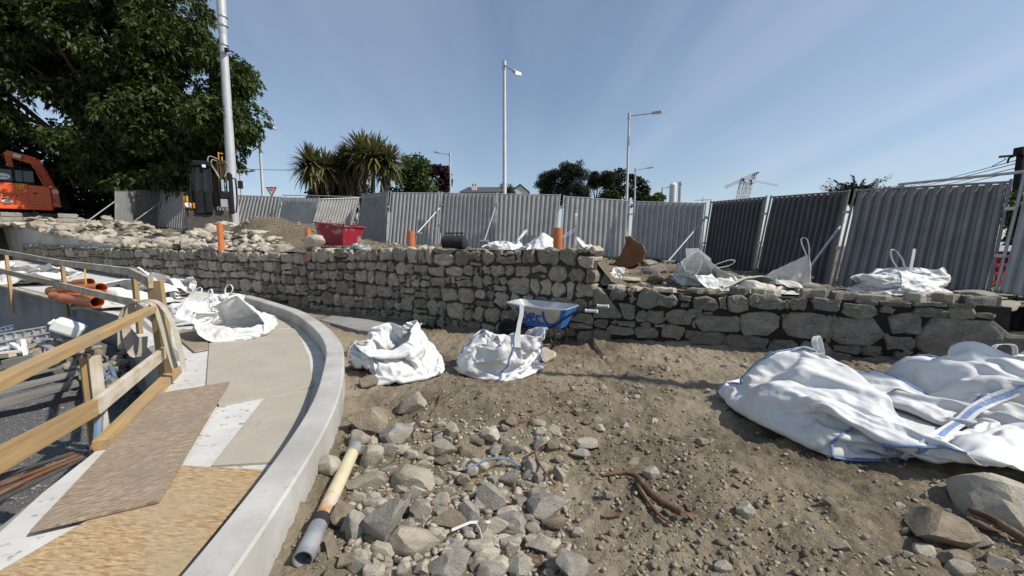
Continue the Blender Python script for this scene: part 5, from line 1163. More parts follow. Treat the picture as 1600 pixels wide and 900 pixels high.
for z, x in ((.36, .16), (.60, -.02)): MB().disc((x, -.305, z), .065, (0, 1, 0), .03, 16).disc((x, -.32, z), .03, (0, 1, 0), .03, 12).build('pin_boss', 'rust', bk, world=False)
for k in range(4): MB().box((-.44, -.22 + k * .147, .01), (.14, .05, .03), (0, .1, 0)).build('tooth', 'track_steel', bk, world=False)
p = PD(987, 427, 8.3); tag(timber('offcut', p + Vector((-.17, -.02, .02)), p + Vector((.17, .08, .04)), .09, .05, 'timber'), 'short yellow timber offcut on the bank above the low wall', 'timber')
p = PD(1090, 405, 8.2); o = MB().prism([(-.30, -.2), (.26, -.22), (.32, .05), (.05, .26), (-.26, .2)], -.015, .015).build('grey_panel', 'grey_board', world=False, loc=(p.x, p.y, p.z)); o.rotation_euler = (R(62), R(8), .2); tag(o, 'bent grey panel leaning behind the printed sack', 'panel')
a, b = PD(1195, 459, 6.2), PD(1232, 447, 6.3); tag(timber('plank', a, b, .08, .03, 'weathered_timber'), 'short plank poking out of the muddy torn sack', 'plank')
# tyre at right edge, red barrier seen through the fence gap
p = PD(1604, 505, 4.9); m = MB(); pts = [Vector((p.x + .19 * math.cos(a), p.y, p.z + .19 * math.sin(a))) for a in np.linspace(0, 2 * math.pi, 29)]
ty = thing('wheel', 'black rubber wheel cut by the right edge beside the low wall', 'wheel', (p.x, p.y, p.z)); m.tube(pts, .06, 12, False).build('tyre', 'black_rubber', ty, smooth=True); MB().disc(p, .14, (0, 1, 0), .05, 20).build('wheel_rim', 'charcoal_paint', ty)
for k in range(5): a = k * 1.257; MB().beam(p + Vector((0, -.03, 0)), p + Vector((.13 * math.cos(a), -.03, .13 * math.sin(a))), .03, .02, Vector((0, 1, 0))).build('spoke', 'black_steel', ty)
p = PD(1562, 420, 8.2); br = thing('plastic_barrier', 'red plastic barrier glimpsed through the gap in the fence on the right', 'barrier', (p.x, p.y, p.z - .6))
for z in (-.45, -.28, -.1, .08, .26): MB().box((p.x, p.y, p.z + z), (.75, .07, .07)).build('rail', 'red_plastic', br)
for x in (-.34, 0, .34): MB().box((p.x + x, p.y, p.z - .12), (.06, .08, .95)).build('upright', 'red_plastic', br)
MB().box((p.x, p.y - .005, p.z + .42), (.75, .1, .12)).build('white_top', 'sticker_white', br)

# ------------------------------------------------------------------ orange pipes on the path, stuff in the pit
pl_ = []
for (a, b, r_, lab) in (((80, 455, .36, 9.3), (158, 450, .36, 8.6), .11, 'upper left orange pipe of the pile on the path'), ((96, 466, .0, 8.7), (152, 472, 0, 7.9), .11, 'lowest orange pipe whose open end faces the camera'), ((108, 452, 0, 9.3), (160, 462, 0, 8.3), .11, 'orange pipe lying across the pile on the path'), ((118, 443, 0, 10.2), (140, 441, 0, 9.6), .10, 'short orange pipe at the back of the pile'), ((84, 462, 0, 9.1), (130, 466, 0, 8.6), .10, 'dusty orange pipe at the front left of the pile')):
    o = MB().pipe(PD(a[0], a[1], a[3]), PD(b[0], b[1], b[3]), r_, .008, 22).build('orange_pipe', 'clay_pipe', smooth=True, centre=True); pl_.append(tag(o, lab, 'pipe', 'orange pipes piled on the path'))
# white jerrycan
p = PD(107, 512, 7.3); jc = thing('jerrycan', 'white plastic jerrycan lying on rubble in the pit', 'jerrycan', p, .5); jc.rotation_euler = (R(8), R(-58), R(25))
MB().box((0, 0, 0), (.24, .28, .42)).build('can_body', 'jerrycan', jc, world=False, bevel=.05); MB().box((0, -.02, .235), (.05, .18, .05)).build('can_handle', 'jerrycan', jc, world=False, bevel=.015); MB().tube([(.0, .1, .2), (0, .1, .26)], .03, 12).build('cap', 'jerrycan', jc, world=False)
# alloy formwork beams
for k, (a, b, Y0, Y1, w, h, m_, lab) in enumerate((((-30, 527), (73, 510), 7.7, 8.2, .10, .14, 'alloy', 'topmost alloy formwork beam in the pit'), ((-30, 541), (80, 519), 7.5, 8.0, .12, .10, 'alloy', 'second alloy formwork beam, longest and palest'), ((-30, 520), (20, 508), 8.2, 8.5, .10, .08, 'steel_blue', 'blue tinted formwork beam at the back'), ((-30, 556), (36, 534), 7.2, 7.4, .07, .07, 'alloy', 'short alloy beam sloping into the pile'))):
    A_, B_ = PD(*a, Y0), PD(*b, Y1); rt = thing('formwork_beam', lab + ' on the left', 'formwork beam', A_, 0, 'formwork beams stacked in the pit')
    MB().beam(A_, B_, w, .02).beam(A_ + Vector((0, 0, -h)), B_ + Vector((0, 0, -h)), w, .02).beam(A_ + Vector((0, 0, -h / 2)), B_ + Vector((0, 0, -h / 2)), .02, h).build('beam_profile', m_, rt)
    for f in np.linspace(.1, .95, 7): MB().box(tuple(A_.lerp(B_, f) + Vector((0, -.02, -h / 2))), (.03, .06, h * .9)).build('stiffener', m_, rt)
rt = thing('scaffold', 'white steel scaffold frame lying tilted over the rubble in the pit', 'frame', PD(40, 545, 7.2))
for a, b, Y0, Y1 in (((36, 532), (40, 556), 7.3, 6.9), ((-5, 546), (40, 537), 7.1, 7.25), ((-5, 553), (36, 548), 6.9, 7.0), ((18, 537), (32, 546), 7.2, 7.0)): MB().beam(PD(*a, Y0), PD(*b, Y1), .06, .05).build('frame_bar', 'crane_white', rt)
rt = thing('formwork_panel', 'perforated grey formwork panel lying under the rubble right of the beams', 'formwork panel', PD(80, 545, 7.0))
MB().beam(PD(55, 532, 7.6), PD(104, 556, 6.5), .09, .04).beam(PD(60, 552, 7.1), PD(90, 562, 6.4), .08, .04).build('frame_bar', 'alloy', rt)
for f in (.15, .4, .65, .9): MB().beam(PD(55, 532, 7.6).lerp(PD(104, 556, 6.5), f), PD(60, 552, 7.1).lerp(PD(90, 562, 6.4), f), .05, .03).build('cross_bar', 'alloy', rt)
for k, (a, b, Y0, Y1, w, h, m_, lab) in enumerate((((-40, 606), (120, 566), 5.9, 6.7, .20, .05, 'grey_timber', 'upper grey scaffold plank in the pit behind the near rail'), ((-40, 622), (122, 582), 5.6, 6.4, .20, .06, 'grey_timber', 'middle grey scaffold plank in the pit'), ((-40, 641), (122, 598), 5.35, 6.15, .20, .08, 'grey_timber', 'mossy lowest plank in the pit, nearest the gravel'), ((-20, 556), (30, 552), 7.0, 7.0, .3, .08, 'weathered_timber', 'brown board end under the scaffold frame in the pit'), ((10, 568), (60, 558), 6.7, 6.8, .16, .14, 'grey_timber', 'mossy timber block under the rubble in the pit'))):
    tag(timber('scaffold_plank', PD(*a, Y0), PD(*b, Y1), w, h, m_), lab, 'plank', 'planks lying in the pit')
for (a, b, Y0, Y1, lab) in (((155, 568), (176, 612), 6.4, 5.9, 'blue steel prop leaning across the pit rubble'), ((172, 572), (180, 590), 6.3, 6.0, 'short blue steel prop in the pit rubble'), ((160, 590), (182, 576), 6.1, 6.2, 'blue steel prop crossing the leaning one'), ((150, 600), (178, 590), 5.9, 6.0, 'low blue steel prop on the gravel'), ((155, 640), (152, 690), 3.1, 2.9, 'blue steel bar upright behind the near railing post')):
    tag(MB().tube([PD(*a, Y0), PD(*b, Y1)], .028, 8).build('steel_prop', 'steel_blue', smooth=True), lab, 'prop', 'blue steel props in the pit')
for k in range(70):
    q = rr.random(); x = rr.uniform(25, 205); y = rr.uniform(540, 600) if x > 130 else rr.uniform(528, 575); Yd = 7.6 - (y - 525) * .024; p = PD(x, y, Yd); s_ = rr.uniform(.07, .24)
    rock(rr.choice(ROCKS2[rr.choice(('grey_rock', 'brown_rock', 'rock'))]), (p.x, p.y, p.z - s_ * .3), (s_ * 1.3, s_, s_ * .8), (rr.uniform(-.4, .4), .2, rr.uniform(0, 6)), 'broken rubble lump piled under the formwork in the pit', 'rubble lumps in the pit', 'rubble')
# mound that carries the stack
o = grid('pit_mound', np.arange(-11.5, -4.4, .12), np.arange(5.0, 9.2, .12), lambda X, Y: PIT_Z - .15 + (np.clip(1.25 - .22 * np.abs(X + 9.2) - .28 * np.abs(Y - 7.9), 0, 2) * .62 + fbm(X * 2.2, Y * 2.2, 4) * .16), 'gravel', lambda X, Y: Y < lin([(p.x, p.y) for p in PITLINE[:5]], X) - .02)
# reinforcing bars along the foot of the path
for k in range(6):
    a, b = PD(-40, 800 - k * 9, 1.7 + .03 * k), PD(132 - 4 * k, 716 - k * 1.5, 2.75); tag(MB().tube(smoothline([a, a.lerp(b, .5) + Vector((0, 0, .015 * math.sin(k * 2))), b], 4), .013, 6).build('steel_bar', 'rust' if k % 2 else 'track_steel'), ('first', 'second', 'third', 'fourth', 'fifth', 'sixth')[k] + ' reinforcing bar counted from the path edge at the lower left', 'steel bar', 'reinforcing bars beside the path')
# ------------------------------------------------------------------ excavators
def wbox(root, name, c, size, material, bevel=.03, rot=None): return MB().box(c, size, rot).build(name, material, root, world=False, bevel=bevel)
heading = R(44); p = PD(97, 329, 24)
ex = thing('orange_excavator', 'orange tracked excavator parked under the tree at far left', 'excavator', (p.x + 1.2 * (-1.25 * math.cos(heading) - math.sin(heading)), p.y + 1.2 * (-1.25 * math.sin(heading) + math.cos(heading)), p.z - .86), heading); ex.scale = (1.2, 1.2, 1.2)
# local: x along its long side to the right, y away from the viewer
MB().hexa([(-2.6, -1.0, .72), (.98, -1.0, .72), (.98, .9, .72), (-2.6, .9, .72)], [(-2.6, -1.0, 2.02), (.96, -1.0, 1.84), (.96, .9, 1.84), (-2.6, .9, 2.02)]).build('house', 'orange_paint', ex, world=False, bevel=.05)
wbox(ex, 'skirt', (-.8, -.98, .76), (3.5, .12, .14), 'orange_paint', .03)
MB().hexa([(1.255, -.9, .70), (1.55, -.7, .70), (1.55, .9, .70), (1.255, .9, .70)], [(1.255, -.9, 1.82), (1.45, -.7, 1.6), (1.45, .9, 1.6), (1.255, .9, 1.82)]).build('counterweight', 'charcoal_paint', ex, world=False, bevel=.06)
MB().hexa([(.985, -1.02, .86), (1.25, -1.0, .86), (1.25, .5, .86), (.985, .5, .86)], [(.985, -1.02, 1.83), (1.2, -1.0, 1.80), (1.2, .5, 1.80), (.985, .5, 1.83)]).build('corner_panel', 'orange_paint', ex, world=False, bevel=.03)
for x0, x1, z0, z1 in ((-2.5, .24, .96, 1.40), (-2.5, .24, 1.43, 1.90), (.29, .95, .96, 1.82)): MB().box(((x0 + x1) / 2, -1.008, (z0 + z1) / 2), (x1 - x0, .03, z1 - z0)).build('service_door', 'orange_paint', ex, world=False, bevel=.012)
for x in (-.5, .45): MB().box((x, -1.03, 1.15 if x < 0 else 1.48), (.12, .02, .06)).build('door_latch', 'charcoal_paint', ex, world=False)
for z in (1.00, 1.05): MB().box((-.75, -1.03, z), (.14, .02, .025)).build('vent_slot', 'lettering', ex, world=False)
wbox(ex, 'cab', (-1.0, .1, 2.26), (2.9, 1.35, .75), 'charcoal_paint', .06); wbox(ex, 'cab_roof', (-1.0, .1, 2.66), (2.95, 1.42, .06), 'charcoal_paint', .03)
for x0, x1 in ((-1.6, -.24), (-.14, .08), (.11, .42)): MB().box(((x0 + x1) / 2, -.585, 2.29), (x1 - x0, .02, .52)).build('window', 'dark_glass', ex, world=False)
MB().box((-.19, -.60, 2.28), (.05, .04, .72)).build('window_pillar', 'charcoal_paint', ex, world=False)
def oval(c, rx, rz, body_, sz):
    MB().disc(c, rx, (0, 1, 0), .012, 24, rz).build('sticker', 'sticker_white', ex, world=False); text(body_, sz, 'sticker_blue', ex, (c[0], c[1] - .012, c[2]), (1, 0, 0), (0, 0, 1), 'sticker_lettering', .002)
oval((-.50, -.605, 2.22), .21, .14, 'Bales', .15); oval((1.10, -1.035, 1.60), .12, .09, 'Bales', .085); oval((-.42, -1.04, 1.04), .16, .08, 'Bales', .1)
text('HITACHI', .22, 'lettering', ex, (-.36, -1.028, 1.32), (1, 0, 0), (0, 0, 1), 'maker_lettering'); text('ZX 75', .10, 'lettering', ex, (1.11, -1.035, 1.24), (1, 0, 0), (0, 0, 1), 'model_lettering'); text('85 us', .10, 'lettering', ex, (1.11, -1.035, 1.12), (1, 0, 0), (0, 0, 1), 'model_lettering')
MB().box((.02, -1.03, 1.74), (.24, .015, .14)).build('warning_label', 'sticker_yellow', ex, world=False)
for x in (-.04, .08): MB().box((x, -1.04, 1.74), (.05, .01, .05)).build('warning_mark', 'lettering', ex, world=False)
def boomseg(name, a, b, wa, wb_, t):
    a, b = Vector(a), Vector(b); d = (b - a).normalized(); u = d.cross(Vector((0, 1, 0))).normalized(); y = Vector((0, t / 2, 0))
    return MB().hexa([a - u * wa / 2 - y, a + u * wa / 2 - y, b + u * wb_ / 2 - y, b - u * wb_ / 2 - y], [a - u * wa / 2 + y, a + u * wa / 2 + y, b + u * wb_ / 2 + y, b - u * wb_ / 2 + y]).build(name, 'orange_paint', ex, world=False, bevel=.02)
boomseg('boom', (.92, -.25, 1.80), (.48, -.2, 3.12), .30, .34, .40); boomseg('boom', (.52, -.2, 3.08), (-.40, -.05, 3.36), .36, .30, .36); boomseg('arm', (-.36, -.03, 3.42), (-.30, .1, 2.62), .22, .2, .24)
MB().tube([(.75, -.55, 1.85), (.42, -.4, 2.95)], .04, 10).build('ram', 'orange_paint', ex, world=False, smooth=True)
for k in range(6): x = .66 + .06 * k; MB().tube(smoothline([Vector((x + .12, -.5, 1.82)), Vector((x - .04, -.45, 2.4)), Vector((x - .22, -.4, 3.0 - .02 * k)), Vector((x - .32, -.35, 3.2))], 3), .016, 6).build('hydraulic_pipe', 'orange_paint', ex, world=False, smooth=True)
MB().disc((.92, -.6, 1.86), .06, (0, 1, 0), .06, 16).build('lamp', 'sticker_white', ex, world=False)
MB().box((-.02, -.29, 3.24), (.24, .36, .16), (0, R(16), 0)).build('boom_sticker', 'sticker_white', ex, world=False)
for y in (-.75, .75):
    pts = [(-2.4, .12), (-2.2, .02), (1.0, .02), (1.2, .15), (1.22, .36), (1.05, .54), (-2.2, .54), (-2.45, .36)]
    tk = MB().hexa([(x, y - .2, z) for x, z in pts], [(x, y + .2, z) for x, z in pts]).build('track', 'track_steel', ex, world=False, bevel=.02)
    for x in np.linspace(-2.1, 1.0, 6): MB().disc((x, y - .21, .26), .16, (0, 1, 0), .05, 14).build('roller', 'charcoal_paint', tk, world=False)
    for k in range(18): MB().box((-2.2 + k * .19, y, .555), (.05, .42, .03)).build('track_shoe', 'track_steel', tk, world=False)
# stacks of flat stone by its tracks
for (x, y, n, w, lab) in ((18, 341, 2, .62, 'left stack of sawn grey stone blocks before the orange excavator'), (106, 343, 2, .62, 'right stack of sawn grey stone blocks by the orange excavator')):
    p = PD(x, y, 17.6); st = thing('block_stack', lab, 'stone blocks', (p.x, p.y, p.z - .16), R(44))
    for k in range(n): MB().box((.02 * k, 0, .11 + .2 * k), (w - .05 * k, .4, .18)).build('block', 'grey_rock', st, world=False, bevel=.02)
# dark digger seen end-on with its boom upright
p = PD(337, 342, 17.4); dg = thing('dark_digger', 'black and yellow digger with upright boom beside the tall mast', 'excavator', (p.x, p.y, p.z), R(30))
K = 17.4 / FPX
def q_(x, y): return Vector(((x - 337) * K / 1.22, 0, (342 - y) * K))
def dbox(name, x0, x1, y0, y1, yd, dep, material, bevel=.03): 
    a, b = q_(x0, y1), q_(x1, y0); return MB().box(((a.x + b.x) / 2, yd, (a.z + b.z) / 2), (b.x - a.x, dep, b.z - a.z)).build(name, material, dg, world=False, bevel=bevel)
dbox('cab_base', 311, 337, 301, 337, .1, 1.5, 'charcoal_paint', .06); dbox('cab_glass', 313, 335, 267, 302, .1, 1.3, 'dark_glass', .02)
for x_, y_ in ((312, -.6), (324, -.62), (336, -.6), (312, .75), (336, .75)): MB().beam(q_(x_, 303) + Vector((0, y_, 0)), q_(x_ + (1.5 if x_ < 324 else 0), 265) + Vector((0, y_, 0)), .09, .09).build('cab_pillar', 'charcoal_paint', dg, world=False)
MB().tube(smoothline([q_(309, 330) + Vector((0, -.75, 0)), q_(308, 305) + Vector((0, -.78, 0)), q_(310, 280) + Vector((0, -.75, 0))], 3), .025, 6).build('grab_rail', 'charcoal_paint', dg, world=False); dbox('cab_roof', 312, 340, 260, 268, .05, 1.6, 'charcoal_paint', .05)
dbox('door_panel', 327, 336, 303, 334, -.68, .05, 'charcoal_paint', .02)
dbox('cab_lamp', 327, 332, 266, 270, -.78, .08, 'sticker_white', .01); dbox('step', 350, 360, 314, 326, -.75, .1, 'galvanised', .01)
# rounded yellow tail
tl_ = [(295, 331), (294, 322), (295, 310), (299, 304), (308, 303), (315, 306), (320, 316), (320, 331)]
MB().hexa([tuple(q_(x, y) + Vector((0, -.5, 0))) for x, y in tl_], [tuple(q_(x, y) + Vector((0, .7, 0))) for x, y in tl_]).build('tail_hood', 'charcoal_paint', dg, world=False, bevel=.05)
dbox('tail_band', 295, 320, 321, 329, -.55, .14, 'yellow_paint', .03); dbox('tail_side', 295, 302, 311, 320, -.5, .1, 'yellow_paint', .03)
MB().disc(tuple(q_(302, 324) + Vector((0, -.64, 0))), .10, (0, 1, 0), .04, 16).build('tail_lamp', 'sticker_white', dg, world=False)
dbox('undercarriage', 296, 360, 330, 362, .2, 1.5, 'track_steel', .04)
# boom mast
dbox('boom', 347, 356, 258, 325, -.35, .3, 'brown_oil', .02); dbox('boom_side', 361, 368, 273, 334, -.3, .5, 'charcoal_paint', .05); dbox('boom_shoulder', 337, 346, 275, 322, .0, .6, 'brown_oil', .03); dbox('arm_link', 349, 363, 303, 312, -.5, .3, 'charcoal_paint', .02)
MB().tube([q_(354, 285) + Vector((0, -.6, 0)), q_(354, 302) + Vector((0, -.6, 0))], .07, 10).tube([q_(362, 286) + Vector((0, -.62, 0)), q_(362, 302) + Vector((0, -.62, 0))], .035, 8).build('ram', 'chrome', dg, world=False, smooth=True)
for x0, x1 in ((352, 352), (348, 349), (359, 360)): MB().tube([q_(x0, 256) + Vector((0, -.55, 0)), q_(x1, 322) + Vector((0, -.55, 0))], .03, 6).build('hydraulic_pipe', 'brown_oil', dg, world=False)
dbox('boom_head', 347, 360, 256, 262, -.4, .35, 'brown_oil', .03)
for pts in (((349, 255), (338, 252), (335, 260), (343, 270), (348, 280)), ((348, 258), (341, 257), (340, 265), (347, 275), (350, 283)), ((360, 258), (366, 263), (362, 272), (358, 280)), ((351, 245), (351, 256)), ((351, 246), (358, 247)), ((356, 251), (356, 257))):
    MB().tube(smoothline([q_(x, y) + Vector((0, -.6, 0)) for x, y in pts], 4), .022, 6).build('hose', 'sling' if len(pts) > 3 else 'yellow_paint', dg, world=False, smooth=True)
m = MB().tube(smoothline([q_(x, y) + Vector((0, -.5, 0)) for x, y in ((369, 281), (373, 282), (374, 286), (374, 315), (371, 333))], 4), .03, 8); m.build('mirror_arm', 'charcoal_paint', dg, world=False, smooth=True); dbox('mirror', 377, 385, 284, 296, -.5, .1, 'charcoal_paint', .03)
MB().tube([q_(374, 295) + Vector((0, -.5, 0)), q_(378, 295) + Vector((0, -.5, 0))], .02, 6).build('mirror_bracket', 'charcoal_paint', dg, world=False)

# ------------------------------------------------------------------ poles, lamps, signs
def lamp(x0, ytop, Y, r0, r1, head, label, arm_material='galvanised', kind='led', zbase=None):
    t = PD(x0, ytop, Y); zb = zbase if zbase is not None else uz(t.x, t.y) - .1
    rt = thing('street_lamp', label, 'street lamp', (t.x, t.y, zb), 0, 'street lamps beyond the fence')
    MB().tube([(t.x, t.y, zb), (t.x, t.y, zb + 1.2), (t.x, t.y, zb + 1.25), (t.x, t.y, t.z)], [r0 * 1.25, r0 * 1.2, r0, r1], 12).build('pole', 'pole_paint', rt, smooth=True)
    MB().tube([(t.x, t.y, t.z - .25), (t.x, t.y, t.z + .12)], r1 * 1.35, 10).build('pole_cap', 'pole_paint', rt, smooth=True)
    (hx, hy, hY) = head; h = PD(hx, hy, hY); a = Vector((t.x, t.y, t.z - .05)); d = (h - a); hd_ = d.normalized(); L_h = .62 * r0 / .1
    MB().tube([a, a + d * .9], r1 * .55, 8).build('arm', arm_material, rt, smooth=True)
    u = Vector((0, 0, 1)); s_ = hd_.cross(u).normalized(); lo_ = [h - hd_ * L_h * .5 - s_ * .09 * r0 / .1, h - hd_ * L_h * .5 + s_ * .09 * r0 / .1, h + hd_ * L_h * .5 + s_ * .16 * r0 / .1, h + hd_ * L_h * .5 - s_ * .16 * r0 / .1]
    hdm = MB().hexa([p - u * .05 for p in lo_], [p + u * .09 - (p - h) * .12 for p in lo_]).build('lamp_head', 'galvanised', rt, bevel=.03); MB().hexa([p - u * .075 - (p - h) * .25 for p in lo_], [p - u * .052 - (p - h) * .2 for p in lo_]).build('lens', 'sticker_white', hdm)
lamp(788, 100, 20, .105, .075, (806, 113, 18.9), 'tall street lamp in the middle of the sky above the white house')
lamp(983, 180, 27, .10, .07, (1026, 176, 26.6), 'tall slim street lamp in front of the pines with arm to the right')
lamp(993, 265, 44, .11, .08, (1016, 262, 44), 'shorter street lamp behind the tall slim one by the pines')
lamp(404, 196, 27, .10, .07, (425, 200, 26.6), 'street lamp right of the big leafy tree with short arm', zbase=2)
lamp(375, 270, 40, .10, .08, (394, 267, 40), 'small street lamp just above the digger mirror')
lamp(703, 241, 38, .10, .07, (683, 238, 38), 'street lamp with arm to the left by the purple tree')
lamp(1035, 294, 58, .11, .09, (1046, 292, 58), 'tiny distant street lamp left of the pale silo')
# big mast on the left with collars
t0, t1 = PD(361, 255, 20.5), PD(343, -60, 20.5); zb = uz(t0.x, t0.y) - .2; rt = thing('tall_mast', 'thick tall galvanised mast rising out of frame before the leafy tree', 'mast', (t0.x, t0.y, zb))
up_ = t1 - t0; B0 = t0 + up_ * ((zb - t0.z) / up_.z); J = PD(347.5, 40, 20.5); J2 = PD(348.5, 55, 20.5)
MB().tube([B0, J2], [.24, .165], 20).build('pole', 'pole_paint', rt, smooth=True); MB().tube([J2, J], [.165, .20], 20).build('joint_cone', 'pole_paint', rt, smooth=True); MB().tube([J, t1], [.20, .185], 20).build('upper_pole', 'pole_paint', rt, smooth=True)
for y in (26, 40, 70, 84): c = PD(343 + (y + 60) * .0572, y, 20.5); MB().tube([c - Vector((0, 0, .04)), c + Vector((0, 0, .04))], .215 if y < 50 else .19, 20).build('collar', 'galvanised', rt, smooth=True)
c = PD(354, 78, 20.3); MB().box(tuple(c), (.12, .16, .16)).build('bracket', 'charcoal_paint', rt)
# yield sign
c = PD(424, 299, 26); rt = thing('yield_sign', 'small triangular yield sign with red border above the fence', 'road sign', (c.x, c.y, uz(c.x, c.y) - .1)); tri_ = [(-.36, .27), (.36, .27), (0, -.36)]
def tris(k, y0, y1): return MB().hexa([(c.x + x * k, c.y + y0, c.z + z * k) for x, z in tri_], [(c.x + x * k, c.y + y1, c.z + z * k) for x, z in tri_])
tris(1, .0, .03).build('border', 'red_sign', rt); tris(.66, -.012, -.004).build('face', 'sticker_white', rt); MB().tube([(c.x, c.y + .06, uz(c.x, c.y) - .1), (c.x, c.y + .06, c.z + .3)], .035, 8).build('post', 'galvanised', rt)
text('YIELD', .11, 'lettering', rt, Vector((c.x, c.y - .018, c.z + .09)) - Vector(rt.location), (1, 0, 0), (0, 0, 1), 'sign_lettering', .002)
# crowd barriers behind the left fence
for (x0, x1, y, Y, lab) in ((388, 441, 306, 22.5, 'tubular crowd barrier showing above the fence under the yield sign'), (447, 560, 305, 21.8, 'tubular crowd barrier showing above the fence before the palms')):
    a, b = PD(x0, y, Y), PD(x1, y + 3, Y - .6); rt = thing('crowd_barrier', lab, 'barrier', (a.x, a.y, a.z - 1.1)); z_ = Vector((0, 0, -1)); d = (b - a).normalized()
    MB().tube(smoothline([a + z_ * 1.1, a + z_ * .12, a + d * .1, b - d * .1, b + z_ * .12, b + z_ * 1.1], 3), .022, 8).build('frame', 'galvanised', rt, smooth=True); MB().tube([a + z_ * .8, b + z_ * .8], .015, 6).build('bottom_rail', 'galvanised', rt)
    for f in np.linspace(.06, .94, 14): p = a.lerp(b, f); MB().tube([p + z_ * .02, p + z_ * .8], .008, 5).build('bar', 'galvanised', rt)
# overhead line on the left
a, b = PD(330, 261, 34), PD(500, 265, 34); tag(MB().tube([a.lerp(b, k / 8) + Vector((0, 0, -.12 * math.sin(math.pi * k / 8))) for k in range(9)], .022, 5).build('overhead_cable', 'wire'), 'thin overhead cable crossing the sky left of the palms', 'cable')
# catenary pole and wires on the right
c = PD(1597, 238, 12); zb = .9; rt = thing('catenary_pole', 'dark rail electrification pole with insulator arm at the right edge', 'pole', (c.x, c.y, zb))
MB().box((c.x + .02, c.y, (c.z + zb) / 2), (.16, .16, c.z - zb)).build('pole', 'charcoal_paint', rt); MB().box((c.x - .02, c.y, c.z + .03), (.22, .22, .22)).build('insulator_box', 'charcoal_paint', rt)
e = PD(1562, 245, 12); MB().beam(c + Vector((-.05, 0, -.08)), e, .05, .06).build('arm', 'charcoal_paint', rt); MB().tube(smoothline([PD(1583, 245, 12), PD(1577, 247, 12), PD(1574, 255, 12)], 4), .025, 6).build('insulator', 'charcoal_paint', rt); MB().tube([PD(1570, 247, 12), PD(1571, 249, 12), PD(1550, 260, 12.4)], .012, 5).build('stay', 'wire', rt)
for k, (y0, y1, x1, lab) in enumerate(((248, 292, 1395, 'highest'), (253, 293, 1400, 'second'), (260, 296, 1405, 'third'), (266, 298, 1410, 'lowest'))):
    a, b = PD(1597, y0, 12), PD(x1, y1, 46); tag(MB().tube([a.lerp(b, f) + Vector((0, 0, -.25 * math.sin(math.pi * f))) for f in np.linspace(0, 1, 9)], .014, 5).build('overhead_wire', 'wire'), lab + ' railway wire running to the dark pole at the right edge', 'wire', 'railway wires at the right edge')
a = PD(1371, 279, 30); tag(MB().tube([(a.x, a.y, 1.), (a.x, a.y, a.z)], .12, 12).build('post', 'pole_paint', centre=True), 'pale grey post beside the spiky dark tree', 'post')
# silo and flue
a = PD(1052, 289, 50); rt = thing('silo', 'pale round silo with darker flue beside it above the fence', 'silo', (a.x, a.y, 1.2)); MB().tube([(a.x, a.y, 1.2), (a.x, a.y, a.z), (a.x, a.y, a.z + .25)], [.42, .42, .2], 20).build('silo_body', 'crane_white', rt, smooth=True)
b = PD(1063, 285, 50); MB().tube([(b.x, b.y, 1.2), (b.x, b.y, b.z)], .20, 14).tube([(b.x, b.y, b.z - .3), (b.x, b.y, b.z + .05)], .26, 14).build('flue', 'pole_paint', rt, smooth=True); MB().tube([(b.x - .45, b.y - .1, 1.2), (b.x - .45, b.y - .1, a.z - .3)], .08, 8).build('pipe', 'galvanised', rt)
# tower crane far away, a second faint jib and a small mast
def lattice(a, b, w, mat_, root, name, n=10):
    a, b = Vector(a), Vector(b); d, s_, u = frame(b - a, Vector((0, 1, 0))); m = MB(); cs = [s_ * w / 2 + u * w / 2, -s_ * w / 2 + u * w / 2, -s_ * w / 2 - u * w / 2, s_ * w / 2 - u * w / 2]
    for c_ in cs: m.beam(a + c_, b + c_, w * .2, w * .2)
    for k in range(n):
        for i in range(4): m.beam(a.lerp(b, k / n) + cs[i], a.lerp(b, (k + 1) / n) + cs[(i + 1) % 4], w * .12, w * .12)
    m.build(name, mat_, root)
Y = 150; g = lambda x, y: PD(x, y, Y)
rt = thing('tower_crane', 'distant white tower crane with blue cab above the dark fence', 'crane', (g(1161, 320).x, Y, 1)); lattice((g(1161, 0).x, Y, 1), g(1161, 284), 1.5, 'crane_white', rt, 'mast', 16)
lattice(g(1134, 292), g(1160, 281), 1.1, 'crane_white', rt, 'jib', 12); lattice(g(1160, 281), g(1180, 272), 1.4, 'crane_white', rt, 'counter_jib', 6)
MB().box(tuple(g(1160, 283)), (1.3, 1.4, 1.6)).build('cab', 'crane_blue', rt); MB().box(tuple(g(1178, 275)), (.9, 1.2, 1.7), (0, .3, 0)).build('counterweight', 'crane_blue', rt); MB().box(tuple(g(1181, 271)), (1.6, 1.4, .5), (0, -.4, 0)).build('counterweight', 'crane_blue', rt)
Y = 170; rt = thing('tower_crane', 'fainter second tower crane with long thin jib to the right', 'crane', (g(1172, 320).x, 170, 1)); lattice((PD(1172, 0, 170).x, 170, 1), PD(1172, 284, 170), 1.5, 'crane_white', rt, 'mast', 16); lattice(PD(1166, 280, 170), PD(1216, 290, 170), .5, 'crane_white', rt, 'jib', 14); MB().box(tuple(PD(1173, 285, 170)), (1.0, 1.4, 1.6)).build('cab', 'crane_blue', rt); MB().box(tuple(PD(1176, 283, 170)), (1.6, 2, 1.8)).build('counterweight', 'crane_white', rt)
a = PD(1098, 311, 90); rt = thing('signal_mast', 'tiny distant mast with a crossbar left of the tower crane', 'mast', (a.x, a.y, 1)); MB().beam((a.x, a.y, 1), a + Vector((0, 0, .4)), .14, .14).build('post', 'galvanised', rt); MB().beam(PD(1086, 313, 90), PD(1112, 312, 90), .18, .18).build('crossbar', 'galvanised', rt)

